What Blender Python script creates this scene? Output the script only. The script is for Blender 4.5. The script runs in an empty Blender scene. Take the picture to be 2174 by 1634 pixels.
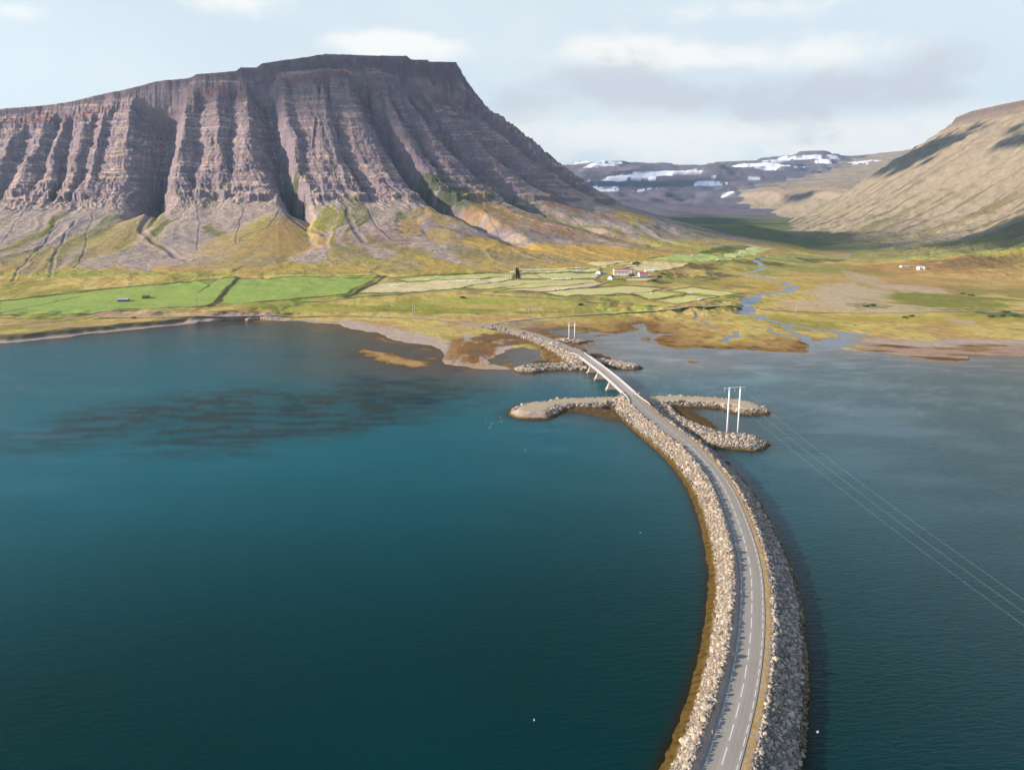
import bpy, bmesh, math, random
import numpy as np
from mathutils import Vector, Matrix
R = math.radians
random.seed(7); rng = np.random.default_rng(7)
F32 = np.float32

# ------------------------------------------------------------------ camera, world, sun, exposure
SC = bpy.context.scene
COL = SC.collection
CX, CY, FPX, HCAM, YHOR = 1087.0, 817.0, 1674.0, 115.0, 470.0
TH = math.atan((CY - YHOR) / FPX)
SUN_EL, SUN_AZ = R(20.5), R(-98.0)          # azimuth from +Y towards +X
SUN_DIR = Vector((math.sin(SUN_AZ)*math.cos(SUN_EL), math.cos(SUN_AZ)*math.cos(SUN_EL), math.sin(SUN_EL)))
EXPOSURE = 0.92
HAZE_D = 3.2e-5

cam_data = bpy.data.cameras.new('camera'); cam = bpy.data.objects.new('camera', cam_data); COL.objects.link(cam)
cam.location = (0, 0, HCAM); cam.rotation_euler = (math.pi/2 - TH, 0, 0)
cam_data.sensor_width = 36; cam_data.lens = 36*FPX/2174.0
cam_data.clip_start = 1; cam_data.clip_end = 60000
SC.camera = cam
SC.cycles.use_denoising = True
SC.view_settings.view_transform = 'Standard'; SC.view_settings.look = 'None'
SC.view_settings.exposure = EXPOSURE; SC.view_settings.gamma = 1.0

sun_d = bpy.data.lights.new('sun', 'SUN'); sun_d.energy = 5.0; sun_d.angle = R(0.9); sun_d.color = (1.0, 0.87, 0.72)
sun = bpy.data.objects.new('sun', sun_d); COL.objects.link(sun); sun.location = (-500, 0, 900)
sun.rotation_euler = SUN_DIR.to_track_quat('Z', 'Y').to_euler()

class NT:
    """small helper for node graphs"""
    def __init__(s, tree): s.t = tree; s.n = tree.nodes; s.l = tree.links
    def new(s, typ, **kw):
        n = s.n.new(typ)
        for k, v in kw.items(): setattr(n, k, v)
        return n
    def put(s, sock, v):
        if hasattr(v, 'is_output'): s.l.new(v, sock)
        elif v is not None:
            try: sock.default_value = v
            except Exception: sock.default_value = (*v, 1.0)
    def m(s, op, a, b=None, c=None, clamp=False):
        n = s.new('ShaderNodeMath', operation=op, use_clamp=clamp)
        s.put(n.inputs[0], a); s.put(n.inputs[1], b)
        if c is not None: s.put(n.inputs[2], c)
        return n.outputs[0]
    def mix(s, f, a, b, blend='MIX'):
        n = s.new('ShaderNodeMix', data_type='RGBA', blend_type=blend)
        s.put(n.inputs[0], f); s.put(n.inputs[6], a); s.put(n.inputs[7], b)
        return n.outputs[2]
    def noise(s, vec, scale, detail=4, rough=.55, dist=0.0):
        n = s.new('ShaderNodeTexNoise'); s.put(n.inputs['Vector'], vec)
        n.inputs['Scale'].default_value = scale; n.inputs['Detail'].default_value = detail
        n.inputs['Roughness'].default_value = rough; n.inputs['Distortion'].default_value = dist
        return n.outputs[0]
    def mapr(s, v, a, b, c=0.0, d=1.0, smooth=False):
        n = s.new('ShaderNodeMapRange', clamp=True)
        if smooth: n.interpolation_type = 'SMOOTHSTEP'
        s.put(n.inputs[0], v); n.inputs[1].default_value = a; n.inputs[2].default_value = b
        n.inputs[3].default_value = c; n.inputs[4].default_value = d
        return n.outputs[0]

def lin(r, g, b):
    f = lambda c: (c/255/12.92 if c <= 10.3 else ((c/255+.055)/1.055)**2.4)
    return np.array([f(r), f(g), f(b)], F32)

# world: Nishita sky seen through a thin veil, with soft cloud banks fixed in direction
W = bpy.data.worlds.new('World'); SC.world = W; W.use_nodes = True
w = NT(W.node_tree); w.n.clear()
sky = w.new('ShaderNodeTexSky', sky_type='NISHITA', sun_disc=False)
sky.sun_elevation = SUN_EL; sky.sun_rotation = SUN_AZ; sky.altitude = 100; sky.air_density = 1.0; sky.dust_density = 0.6; sky.ozone_density = 1.0
tc = w.new('ShaderNodeTexCoord').outputs['Generated']
sp = w.new('ShaderNodeSeparateXYZ'); w.put(sp.inputs[0], tc)
az = w.m('ARCTAN2', sp.outputs[0], sp.outputs[1]); el = w.m('ARCSINE', sp.outputs[2])
cmb = w.new('ShaderNodeCombineXYZ'); w.put(cmb.inputs[0], w.m('MULTIPLY', az, 1.0)); w.put(cmb.inputs[1], w.m('MULTIPLY', el, 2.1))
def azel(px, py):
    d = Vector(((px-CX)/FPX, 0, 0)) + Vector((0, math.cos(TH), -math.sin(TH))) + Vector((0, math.sin(TH), math.cos(TH)))*((CY-py)/FPX)
    d.normalize(); return math.atan2(d.x, d.y), math.asin(d.z)
n1 = w.noise(cmb.outputs[0], 10.0, 8, .6, .35); n2 = w.noise(cmb.outputs[0], 34.0, 6, .62)
nz = w.m('ADD', w.m('MULTIPLY', w.m('SUBTRACT', n1, .5), 2.6), w.m('MULTIPLY', w.m('SUBTRACT', n2, .5), .8))
def cloud_blob(px, py, rx, ry, amp=1.0):
    a0, e0 = azel(px, py)
    dx = w.m('DIVIDE', w.m('SUBTRACT', az, a0), rx/FPX); dy = w.m('DIVIDE', w.m('SUBTRACT', el, e0), ry/FPX)
    r2 = w.m('ADD', w.m('MULTIPLY', dx, dx), w.m('MULTIPLY', dy, dy))
    return w.m('MULTIPLY', w.m('EXPONENT', w.m('MULTIPLY', r2, -1.0)), amp)
def total(lst):
    o = cloud_blob(*lst[0])
    for b in lst[1:]: o = w.m('ADD', o, cloud_blob(*b))
    return o
grey_b = total([(1230,175,110,55,1.0),(1370,200,130,45,1.0),(1530,205,130,50,1.0),(1700,215,150,50,1.1),(1850,190,140,70,1.0),(1980,170,120,60,.8),(2150,110,130,60,.7),(1080,225,90,45,1.2),(1300,150,160,50,.8),(1260,258,500,12,.35),(1640,305,120,16,.9),(1200,330,120,16,.6)])
white_b = total([(1280,110,130,35,1.0),(1420,120,120,30,.9),(1600,125,130,30,.8),(1820,115,130,40,.7),(840,95,130,30,1.5),(500,5,120,30,.8),(30,22,60,22,.7),(1540,20,400,22,.5),(1300,290,700,60,1.0),(1950,300,300,60,.6)])
gm = w.mapr(w.m('ADD', w.m('MULTIPLY', grey_b, .62), w.m('MULTIPLY', nz, .95)), .28, 1.25, 0, 1, True)
wm = w.mapr(w.m('ADD', w.m('MULTIPLY', white_b, 1.05), w.m('MULTIPLY', nz, .8)), .22, 1.15, 0, 1, True)
veil = w.mapr(el, 0.0, 0.28, .97, .90)
skyc = w.mix(1.0, sky.outputs[0], (.13, .13, .13), 'MULTIPLY')
base = w.mix(veil, skyc, tuple(lin(223, 234, 241)*.545))
wisp = w.mapr(w.noise(cmb.outputs[0], 3.2, 6, .6, .6), .42, .72, 0, .55, True)
base = w.mix(wisp, base, tuple(lin(240, 244, 244)*.545))
c1 = w.mix(w.m('MULTIPLY', wm, .95), base, tuple(lin(253, 252, 247)*.566))
c2 = w.mix(w.m('MULTIPLY', gm, .85), c1, tuple(lin(210, 213, 221)*.538))
# higher sky and the sky behind the camera: clear Nishita blue
hi = w.mapr(el, .30, .75, 0, .88, True)
c3 = w.mix(hi, c2, w.mix(1.0, sky.outputs[0], (.088, .103, .130), 'MULTIPLY'))
bg = w.new('ShaderNodeBackground'); w.put(bg.inputs[0], c3); bg.inputs[1].default_value = 1.0
wo = w.new('ShaderNodeOutputWorld'); w.l.new(bg.outputs[0], wo.inputs[0])

# ------------------------------------------------------------------ helpers
def ray(px, py):
    v = (CY-py)/FPX
    return np.array([(px-CX)/FPX, math.cos(TH)+v*math.sin(TH), -math.sin(TH)+v*math.cos(TH)])
def P(px, py, z=0.0):
    d = ray(px, py); t = (z-HCAM)/d[2]; return (d[0]*t, d[1]*t)
def PY(px, py, Y):
    d = ray(px, py); t = Y/d[1]; return (d[0]*t, Y, HCAM + d[2]*t)

_perm = rng.permutation(512).astype(np.int32); _perm = np.concatenate([_perm, _perm])
_ga = rng.uniform(0, 2*np.pi, 512); _gx = np.cos(_ga).astype(F32); _gy = np.sin(_ga).astype(F32)
def perlin(x, y, seed=0):
    x = np.asarray(x, F32) + F32(seed*17.37); y = np.asarray(y, F32) + F32(seed*9.13)
    xi = np.floor(x); yi = np.floor(y); fx = x-xi; fy = y-yi
    xi = xi.astype(np.int32) & 511; yi = yi.astype(np.int32) & 511
    u = fx*fx*fx*(fx*(fx*6-15)+10); v = fy*fy*fy*(fy*(fy*6-15)+10)
    x1 = (xi+1) & 511; y1 = (yi+1) & 511
    def g(a, b, dx, dy):
        h = _perm[_perm[a] + b] & 511
        return _gx[h]*dx + _gy[h]*dy
    n0 = g(xi, yi, fx, fy); n1 = g(x1, yi, fx-1, fy); n2 = g(xi, y1, fx, fy-1); n3 = g(x1, y1, fx-1, fy-1)
    a = n0+u*(n1-n0); b = n2+u*(n3-n2)
    return (a+v*(b-a))*F32(1.5)
def fbm(x, y, oct=4, seed=0, gain=.5):
    o = 0; a = 1.0; f = 1.0
    for k in range(oct):
        o = o + a*perlin(x*f, y*f, seed+k*3); a *= gain; f *= 2.03
    return o
def ridged(x, y, oct=3, seed=0):
    o = 0; a = 1.0; f = 1.0
    for k in range(oct):
        o = o + a*(1-2*np.abs(perlin(x*f, y*f, seed+k*5))); a *= .5; f *= 2.1
    return o
def sstep(a, b, x):
    t = np.clip((x-a)/(b-a), 0, 1); return t*t*(3-2*t)
def seg_dist(X, Y, pts, closed=False):
    """distance to a polyline and the index+fraction of the nearest point; sign >0 to the left of travel"""
    X = np.asarray(X, F32); Y = np.asarray(Y, F32)
    best = np.full(X.shape, 1e18, F32); par = np.zeros(X.shape, F32); sg = np.zeros(X.shape, F32)
    n = len(pts); rngk = range(n if closed else n-1)
    for k in rngk:
        ax, ay = pts[k]; bx, by = pts[(k+1) % n]
        dx, dy = bx-ax, by-ay; L2 = dx*dx+dy*dy+1e-9
        px = X-F32(ax); py = Y-F32(ay)
        t = np.clip((px*F32(dx)+py*F32(dy))/F32(L2), 0, 1)
        ex = px-t*F32(dx); ey = py-t*F32(dy); d2 = ex*ex+ey*ey
        m = d2 < best
        best = np.where(m, d2, best); par = np.where(m, k+t, par)
        sg = np.where(m, np.sign(F32(dx)*py-F32(dy)*px), sg)
    return np.sqrt(best), par, sg
def inside(X, Y, poly):
    c = np.zeros(np.shape(X), bool); n = len(poly)
    for k in range(n):
        ax, ay = poly[k]; bx, by = poly[(k+1) % n]
        if ay == by: continue
        m = ((ay > Y) != (by > Y)) & (X < (bx-ax)*(Y-ay)/(by-ay)+ax)
        c ^= m
    return c
def sdf(X, Y, poly):
    """signed distance, positive inside"""
    d, _, _ = seg_dist(X, Y, poly, True)
    return np.where(inside(X, Y, poly), d, -d)
def PP(l, z=0.0): return [P(a, b, z) for a, b in l]

# ------------------------------------------------------------------ terrain: smooth base shape
# rim of the main mountain (the edge of its flat top), traced left to right, then back along the valley
rim_px = [(-520,300,2080),(-300,268,2100),(-130,246,2130),(0,231,2150),(60,227,2150),(100,223,2155),(150,216,2160),(190,206,2165),(230,197,2170),(285,186,2175),(330,173,2180),
 (400,166,2200),(418,158,2200),(500,151,2210),(512,144,2215),(545,143,2215),(556,135,2220),(600,128,2225),(640,123,2230),(690,115,2240),(740,116,2245),(780,118,2250),(862,119,2250),(874,127,2250),(908,127,2250),(914,131,2250),(968,132,2255)]
def rimY(a):
    q = min(max((a-690)/282, 0), 1); return 2150+min(a, 690)*.108+330*(1-math.sqrt(max(0, 1-(q*.992)**2)))
def rim_pt(a): return PY(a, float(np.interp(a, [p[0] for p in rim_px], [p[1] for p in rim_px])), rimY(a))
_as = list(range(-520, 690, 55))+[690+282*math.sin(t)/.9998 for t in np.linspace(0, math.pi/2*.975, 26)]
RIM = [rim_pt(min(a, 969)) for a in _as]; NCUR = len(RIM)-1
ex_, ey_, H0 = RIM[-1]
RIM += [(ex_+4, ey_+60, H0-4), (ex_+20, ey_+250, H0-16), (ex_+70, ey_+650, H0-40), (ex_+210, ey_+1300, H0-70), (ex_+270, ey_+2900, H0-110)]
RX = [(p[0], p[1]) for p in RIM]
RU = np.concatenate([[0], np.cumsum([math.hypot(RX[k][0]-RX[k-1][0], RX[k][1]-RX[k-1][1]) for k in range(1, len(RX))])]).astype(F32)
_fu, _fh, _k = [], [], 0.0
for a in np.arange(-520, 969, 3.0):
    p = rim_pt(a)
    if _fu: _k += math.hypot(p[0]-_lp[0], p[1]-_lp[1])
    _fu.append(_k); _fh.append(p[2]); _lp = p
for k in range(NCUR, len(RIM)): _fu.append(max(_k+1+(k-NCUR)*.1, float(RU[k]))); _fh.append(RIM[k][2])
T1d = np.array([-3000,-400,0,10,22,60,124,206,275,371,454,591,730,920,1090,1300,1500,1900,2600], F32)
T1z = np.array([0,6,0,-42,-72,-112,-158,-226,-294,-370,-421,-467,-507,-540,-554,-563,-571,-582,-600], F32)   # relative to H=582
def main_coords(X, Y):
    """distance from the rim, position along the slope (keeps counting round the curve), rim height"""
    X = np.asarray(X, F32); Y = np.asarray(Y, F32)
    best = np.full(X.shape, 1e18, F32); u_ = np.zeros(X.shape, F32); sg = np.zeros(X.shape, F32); EX = np.zeros(X.shape, F32); EY = np.zeros(X.shape, F32)
    for k in range(len(RX)-1):
        ax, ay = RX[k]; bx, by = RX[k+1]; dx, dy = bx-ax, by-ay; L2 = dx*dx+dy*dy
        px = X-F32(ax); py = Y-F32(ay); t = np.clip((px*F32(dx)+py*F32(dy))/F32(L2), 0, 1)
        ex = px-t*F32(dx); ey = py-t*F32(dy); d2 = ex*ex+ey*ey; m = d2 < best
        best[m] = d2[m]; u_[m] = (RU[k]+t*(RU[k+1]-RU[k]))[m]; sg[m] = (F32(dx)*py-F32(dy)*px)[m]; EX[m] = ex[m]; EY[m] = ey[m]
    d = np.sqrt(best); d = np.where(sg > 0, -d, d)
    H = np.interp(u_, _fu, _fh).astype(F32)
    ang = np.clip(np.arctan2(EY, EX)+math.pi/2, 0, 1.9)
    return d, u_+np.where(d > 0, ang*380, 0).astype(F32), H
T1f = np.array([0,6,0,-34,-42,-68,-128,-212,-286,-368,-421,-467,-507,-540,-554,-563,-571,-582,-600], F32)
def main_z(d, H, u=0):
    wf = 1-sstep(1700, 2200, u); d = d/(1+.12*sstep(1700, 2200, u))*np.where(d > 0, 1, 1)
    t = np.interp(d, T1d, T1z).astype(F32)*(1-wf)+np.interp(d, T1d, T1f).astype(F32)*wf
    k = 1+(H/582-1)*(1-sstep(250, 700, d))
    zz = np.where(d <= 0, H + np.minimum(0, d*.012), 0)
    low = (582+t)
    # left of the summit the edge is a slope with ledges rather than one tall cliff
    soft = (1-sstep(1150, 1330, u))*.6
    low = low+soft*np.where(d < 60, -t-d*1.4, 0)*(1-sstep(40, 60, d))
    return np.where(d <= 0, zz, low*k + (0))
# right-hand mountain
rr = [(1850,900),(1930,1700),(2000,2500),PY(2174,212,3150)[:2],PY(2115,224,3500)[:2],PY(2062,236,3750)[:2],PY(2030,249,3950)[:2]]
cr = rr[-1]; RR = rr+[(cr[0]+90,cr[1]+200),(cr[0]+400,cr[1]+500),(cr[0]+1500,cr[1]+800)]
RRH = np.array([600,600,600,PY(2174,212,3150)[2],PY(2115,224,3500)[2],PY(2062,236,3750)[2],PY(2030,249,3950)[2],600,600,600], F32)
T2d = np.array([-2000,0,12,40,300,500,650,800,950,1200,1500,2200], F32)
T2z = np.array([40,0,-26,-45,-232,-372,-462,-520,-548,-566,-580,-620], F32)
def right_z(X, Y):
    d, par, sg = seg_dist(X, Y, RR); d = np.where(sg < 0, -d, d)
    k = np.clip(par.astype(np.int32), 0, len(RR)-2); f = par-k
    H = RRH[k]*(1-f)+RRH[k+1]*f
    # the skyline falls to the plateau behind
    return d, par, H + np.interp(d, T2d, T2z).astype(F32)*(H/600)
# rounded plateau nose between the two valleys
nose_px = [(1650,350,9900),(1610,372,8900),(1578,394,7700),(1564,405,7000),(1600,402,6300),(1645,399,5800),(1690,402,5400),(1725,400,5100),(1765,399,4700),(1850,410,4300),(1960,430,3900)]
NP = [PY(*p) for p in nose_px]; NX = [(p[0], p[1]) for p in NP]; NH = np.array([p[2] for p in NP], F32)
NPOLY = NX+[(5200,3900),(6200,11000),(NX[0][0]+300,11000)]
T3d = np.array([0,10,60,250,450,700,1000,1500], F32); T3z = np.array([0,-22,-66,-150,-215,-265,-300,-330], F32)
def nose_z(X, Y):
    d, par, sg = seg_dist(X, Y, NX)
    ins = inside(X, Y, NPOLY)
    k = np.clip(par.astype(np.int32), 0, len(NX)-2); f = par-k
    H = NH[k]*(1-f)+NH[k+1]*f
    up = H + np.minimum(d, 1800)*.085
    return d, ins, np.where(ins, up, H+np.interp(d, T3d, T3z))
vY = np.array([0,900,1500,2200,3000,3600,4200,4700,5300,6000,6600,7400,8300,9200,12000], F32)
vZ = np.array([2,10,34,44,62,88,116,142,182,246,316,460,620,735,800], F32)
hump = lambda X, Y, x0, y0, rx, ry: np.exp(-((X-x0)/rx)**2-((Y-y0)/ry)**2)
def far_z(X, Y):
    z = np.interp(Y, vY, vZ).astype(F32)
    fx = sstep(4800, 7000, Y)
    big = fbm(X/1500, Y/1100, 3, 40)*70*fx
    x0, y0, z0 = PY(1650, 316, 9600); x1, y1, z1 = PY(1742, 324, 9300)
    z = z + big + hump(X, Y, x0, y0, 1000, 900)*130 + hump(X, Y, x1, y1, 230, 350)*50
    # broad steps, the plateau basalt
    s = 60.0; q = (z+fbm(X/400, Y/400, 3, 44)*18)/s; st = np.floor(q)+sstep(.3, .75, q-np.floor(q))
    return z*(1-fx*.8)+st*s*fx*.8
# shoreline of the land at the head of the fjord (water's edge, traced)
shore_px = [(-700,790),(-300,752),(0,727),(60,723),(150,714),(250,704),(330,695),(400,688),(470,682),(560,678),(650,682),(700,689),(740,695),(800,707),(850,722),(905,733),(935,741),(948,752),(944,766),(960,778),(1000,785),(1050,786),(1092,781),
 (1078,776),(1040,772),(1050,768),(1058,752),(1066,743),(1090,741),(1125,738),(1142,742),(1150,762),(1240,775),(1240,742),(1206,726),(1235,725),(1262,730),(1235,720),(1210,716),(1172,712),(1155,706),
 (1185,703),(1215,698),(1228,705),(1262,712),(1300,711),(1330,706),(1352,700),(1350,690),(1362,686),(1366,697),(1378,706),(1400,707),(1405,712),(1390,722),(1396,733),(1430,739),(1480,738),(1530,743),(1580,741),(1640,746),(1718,747),(1722,736),(1735,732),(1762,736),
 (1800,741),(1830,750),(1870,748),(1910,751),(1960,760),(2010,764),(2080,757),(2174,752),(2500,760),(3000,770)]
SHORE = PP(shore_px)+[(3000,1500),(30000,30000),(-30000,30000),(-3000,1500)]
# upper terrace with the hay fields: its lower edge
terr_px = [(-700,690),(0,668),(150,664),(300,660),(440,655),(470,661),(520,660),(640,640),(720,638),(800,637),(900,634),(1000,631),(1060,629),(1150,633),(1240,640),(1290,646),(1330,650),(1400,655),(1470,652),(1560,640),(1580,625),(1480,618),(1440,612),(1400,606),(1440,594),(1500,590),(1530,586),(1540,572),(1640,566),(1700,556),(1820,548),(1790,540),(1700,532)]
TERR = PP(terr_px, 8)+[P(1690,520,30), (-100,2400), (-3000,2400)]
def low_z(X, Y):
    wx = X+fbm(X/40, Y/60, 3, 60)*7; wy = Y+fbm(X/40, Y/60, 3, 66)*10
    s = sdf(wx, wy, SHORE)
    return s
# islands and shoals in pixels: outline, height
SHOALS = [([(770,742),(800,744),(850,757),(900,768),(912,776),(880,781),(840,776),(800,762),(765,748)], .5),
          ([(1064,774),(1080,772),(1092,775),(1070,779)], .3),
          ([(1455,768),(1470,766),(1488,768),(1475,771)], .9),
          ([(1238,729),(1256,729),(1262,732),(1240,733)], .3),
          ([(1358,718),(1382,718),(1378,723),(1360,722)], .4)]
def land_z(X, Y, withdetail=True):
    s = low_z(X, Y)
    # tidal flats come up slowly, fields sit on a terrace
    flat = .25+np.clip(s*.012, 0, 1.6)
    shelf = np.exp(-((X-P(420,690)[0])/260)**2)   # shallow bay on the left
    slope = .010+.05*sstep(-300, -520, X)+.03*sstep(150, 260, X)*(1-sstep(330, 460, X))+.012*sstep(-60, 40, X)
    sea = -np.clip(-s*slope+np.clip(-s-120, 0, 900)*.02, .0, 9)-.05+.35*np.clip(fbm(X/60, Y/26, 3, 77), 0, 1)*(s < -8)*(X < 0)*(1-sstep(-170, -60, -s*-1.0)*0)
    z = np.where(s > 0, flat, sea)
    t = sdf(X+fbm(X/50, Y/70, 3, 70)*14, Y+fbm(X/50, Y/70, 3, 75)*22, TERR)
    bl = sstep(-58, 14, t+fbm(X/28, Y/40, 3, 79)*16)
    z = z+bl*9*(s > 0)+np.clip(t, 0, 400)*.008*(s > 0)
    # low bluff along the left shore
    z = z+4.2*sstep(6, 22, s)*sstep(-250, -340, X)*(1-bl)
    rise = sstep(1150, 1500, Y)*sstep(60, 500, X)*0
    z = z+np.clip((Y-1050)*.02, 0, 18)*sstep(100, 500, X)*(s > 0)
    return z, s, t
FANS = []
def base_z(X, Y):
    d, uu, H = main_coords(X, Y); zm = main_z(d, H, uu)
    dr, pr, zr = right_z(X, Y); dn, ins, zn = nose_z(X, Y); zf = far_z(X, Y)
    zl, s, t = land_z(X, Y)
    far = np.maximum(zf, np.maximum(zr, np.where(Y > 3300, zn, -50)))
    hi = np.maximum((zm-6*sstep(900, 1400, d))*sstep(930, 1120, Y), np.where(Y > 1250, far*sstep(1250, 1700, Y), -50))
    return np.where((s < 0), zl, np.maximum(zl, np.where(Y > 950, hi, zl)))
def hit(px, py, tmin=300, tmax=9500):
    d = ray(px, py); t = np.concatenate([np.linspace(tmin, 4000, 1500), np.linspace(4010, tmax, 500)])
    X = (d[0]*t).astype(F32); Y = (d[1]*t).astype(F32); Z = HCAM+d[2]*t
    zb = base_z(X, Y); m = np.nonzero(Z <= zb)[0]
    i = m[0] if len(m) else len(t)-1
    return float(X[i]), float(Y[i]), float(zb[i])
def blob(X, Y, px, py, rx, ry, rot=0.0, wob=.35, seed=3):
    """soft world-space ellipse standing where that pixel hits the ground (0..1)"""
    x0, y0, _ = hit(px, py); a = hit(px, py-ry); b = hit(px, py+ry)
    wx = rx*y0/FPX; wy = max(4.0, min(abs(a[1]-b[1])/2, ry*y0/FPX*11))
    dx = (X-x0)/wx; dy = (Y-y0)/wy
    # rot: shear of the ellipse along x with depth (downslope lean)
    dx = dx+rot*dy
    q = dx*dx+dy*dy
    if wob: q = q+wob*fbm((X-x0)/wx*1.7, (Y-y0)/wy*1.7, 3, seed)*1.6
    return 1-sstep(.35, 1.25, q)
def poly_mask(X, Y, l, z=None, soft=3.0):
    pts = [hit(a, b)[:2] for a, b in l] if z is None else PP(l, z)
    return sstep(-soft, soft, sdf(X, Y, pts)), pts

# ------------------------------------------------------------------ terrain: fine grid
NA = 1700
Arow = np.linspace(-.74, .74, NA).astype(F32)
def inv_rows(a, b, n): return 1/np.linspace(1/a, 1/b, n, endpoint=False)
Yrow = np.concatenate([inv_rows(590, 1180, 480), np.linspace(1180, 2330, 640, endpoint=False), np.linspace(2330, 4200, 220, endpoint=False), inv_rows(4200, 11500, 200)]).astype(F32)
NR = len(Yrow)
GY = np.repeat(Yrow[:, None], NA, 1); GX = GY*Arow[None, :]
nlow = int(np.searchsorted(Yrow, 1800)); nmain = int(np.searchsorted(Yrow, 3600))
Z = np.zeros((NR, NA), F32)
D = np.full((NR, NA), 3000, F32); U = np.zeros((NR, NA), F32); HH = np.full((NR, NA), 500, F32)
d_, u_, h_ = main_coords(GX[:nmain], GY[:nmain]); D[:nmain] = d_; U[:nmain] = u_; HH[:nmain] = h_
ZL = np.full((NR, NA), -50, F32); S = np.full((NR, NA), 500, F32); TT = np.full((NR, NA), -500, F32)
zl, s_, t_ = land_z(GX[:nlow], GY[:nlow]); ZL[:nlow] = zl; S[:nlow] = s_; TT[:nlow] = t_
# --- gullies and buttresses of the main mountain
SHEAR = .20
def ueff(u, d): return u-(SHEAR+.15*sstep(1250, 1450, u)-.15*sstep(1600, 2000, u))*(d-170)*(1-.4*sstep(450, 900, d))
gl = [(-300,'c'),(-240,'g'),(-170,'c'),(-120,'g'),(-60,'c'),(-25,'g'),(20,'c'),(42,'g'),(79,'c'),(102,'g'),(120,'c'),(142,'g'),(170,'c'),(188,'g'),(208,'c'),(222,'g'),(267,'c'),(343,'g'),(388,'c'),(415,'g'),(459,'c'),(490,'g'),(530,'c'),(592,'g'),(620,'c'),(641,'g'),(706,'c'),(725,'g'),(783,'c')]
gd = {142:.7, 343:.66, 592:.75, 222:.5, 725:.55, 641:.45}
knots = []
for px, k in gl:
    h = hit(px, 300); dd, uu, _ = main_coords(np.array([h[0]], F32), np.array([h[1]], F32)); knots.append([float(ueff(uu, dd)[0]), k, gd.get(px, .5)])
for px, k in [(815,'g'),(842,'c'),(866,'g'),(889,'c'),(925,'g'),(956,'c'),(985,'g'),(1008,'c'),(1040,'g')]:
    h = hit(px, 245); dd, uu, _ = main_coords(np.array([h[0]], F32), np.array([h[1]], F32)); knots.append([float(ueff(uu, dd)[0]), k, .5])
for q in range(16):
    knots.append([knots[-1][0]+(70 if q % 2 == 0 else 50), 'c' if q % 2 == 0 else 'g', .3])
ku, kv = [-600.0], [0.0]
for i, (uu, k, f) in enumerate(knots):
    if uu <= ku[-1]+4: uu = ku[-1]+4
    ku.append(uu); kv.append(0.0 if k == 'c' else -f*max(14, uu-ku[-2]))
ku = np.array(ku); kv = np.array(kv)
sl = slice(0, nmain)
uw = ueff(U[sl], D[sl])
uw = uw+fbm(U[sl]/90, D[sl]/110, 3, 5)*9*sstep(20, 200, D[sl])
def gully(uq, dq):
    i = np.clip(np.searchsorted(ku, uq)-1, 0, len(ku)-2); f = np.clip((uq-ku[i])/(ku[i+1]-ku[i]), 0, 1)
    v = kv[i]*(1-f)+kv[i+1]*f; dp_ = np.maximum(np.maximum(-kv[i], -kv[i+1]), 1); a = np.clip(-v/dp_, 0, 1)
    p = .72+2.0*sstep(70, 440, dq)
    # minor gullies start lower and die out, so the spurs merge into broad faces between the main chasms
    rs_ = ((i//2*7919) % 97)/97.0; st_ = rs_*95*(dp_ < 30); big_ = sstep(20, 42, dp_)
    w_ = sstep(st_-5, st_+50, dq)*(1-(1-big_)*sstep(170+rs_*160, 330+rs_*160, dq))
    return (-dp_*(a**p)*(1+.3*sstep(150, 400, dq))*w_).astype(F32)
g = gully(uw, D[sl])
# round the knots a little with a second, slightly shifted reading
g = .5*g+.25*gully(uw+4, D[sl])+.25*gully(uw-4, D[sl])
dd = D[sl]
env = sstep(-6, 60, dd)*(1-.80*sstep(370, 640, dd))*(1-sstep(640, 900, dd))
small = ridged(uw/46, dd/520+fbm(uw/120, dd/120, 2, 8)*.3, 3, 11)
mid = fbm(uw/26, dd/60, 4, 21)
env2 = sstep(-5, 60, dd)*(1-sstep(400, 560, dd))
zm = main_z(dd+fbm(uw/45, 0*uw+3.3, 3, 30)*4*sstep(60, 0, np.abs(dd)), HH[sl], U[sl])
zm = (zm-6*sstep(900, 1400, dd))*sstep(930, 1120, GY[sl])
rough = fbm(GX[sl]/13, GY[sl]/13+zm/30, 4, 23); fine = ridged(uw/17+rough*.3, dd/150, 3, 27)
zm = zm+g*env*1.9+(small-.6)*3.2*env2+mid*1.6*env2+rough*1.7*env2+(fine-.7)*1.5*env2+fbm(GX[sl]/5.5, GY[sl]/5.5, 3, 29)*.7*env2*np.clip(.6+1.5*fbm(uw/50, dd/70, 2, 28), 0, 1.4)
# talus: slow undulation and shallow tongues lower down
tal = sstep(430, 560, dd)*(1-sstep(1000, 1200, dd))
tong = ridged(uw/70+fbm(uw/200, dd/200, 2, 9)*.8, dd/900, 2, 15)
zm = zm+tal*((tong-.5)*2.2+fbm(GX[sl]/22, GY[sl]/22, 4, 51)*.9)
# basalt steps
zz = zm+fbm(uw/160, dd/160, 3, 33)*7+HH[sl]*.02
def steps(z, s, a, b):
    q = z/s; fr = q-np.floor(q); return (np.floor(q)+sstep(a, b, fr))*s-z
wst = sstep(3, 20, dd)*(1-sstep(405, 470, dd))*np.clip(.55+1.4*fbm(uw/60, dd/60, 4, 37), .18, 1)
zm = zm+steps(zz, 23.0, .45, .85)*wst*.46+steps(zz+5, 9.5, .42, .72)*wst*.74
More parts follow.
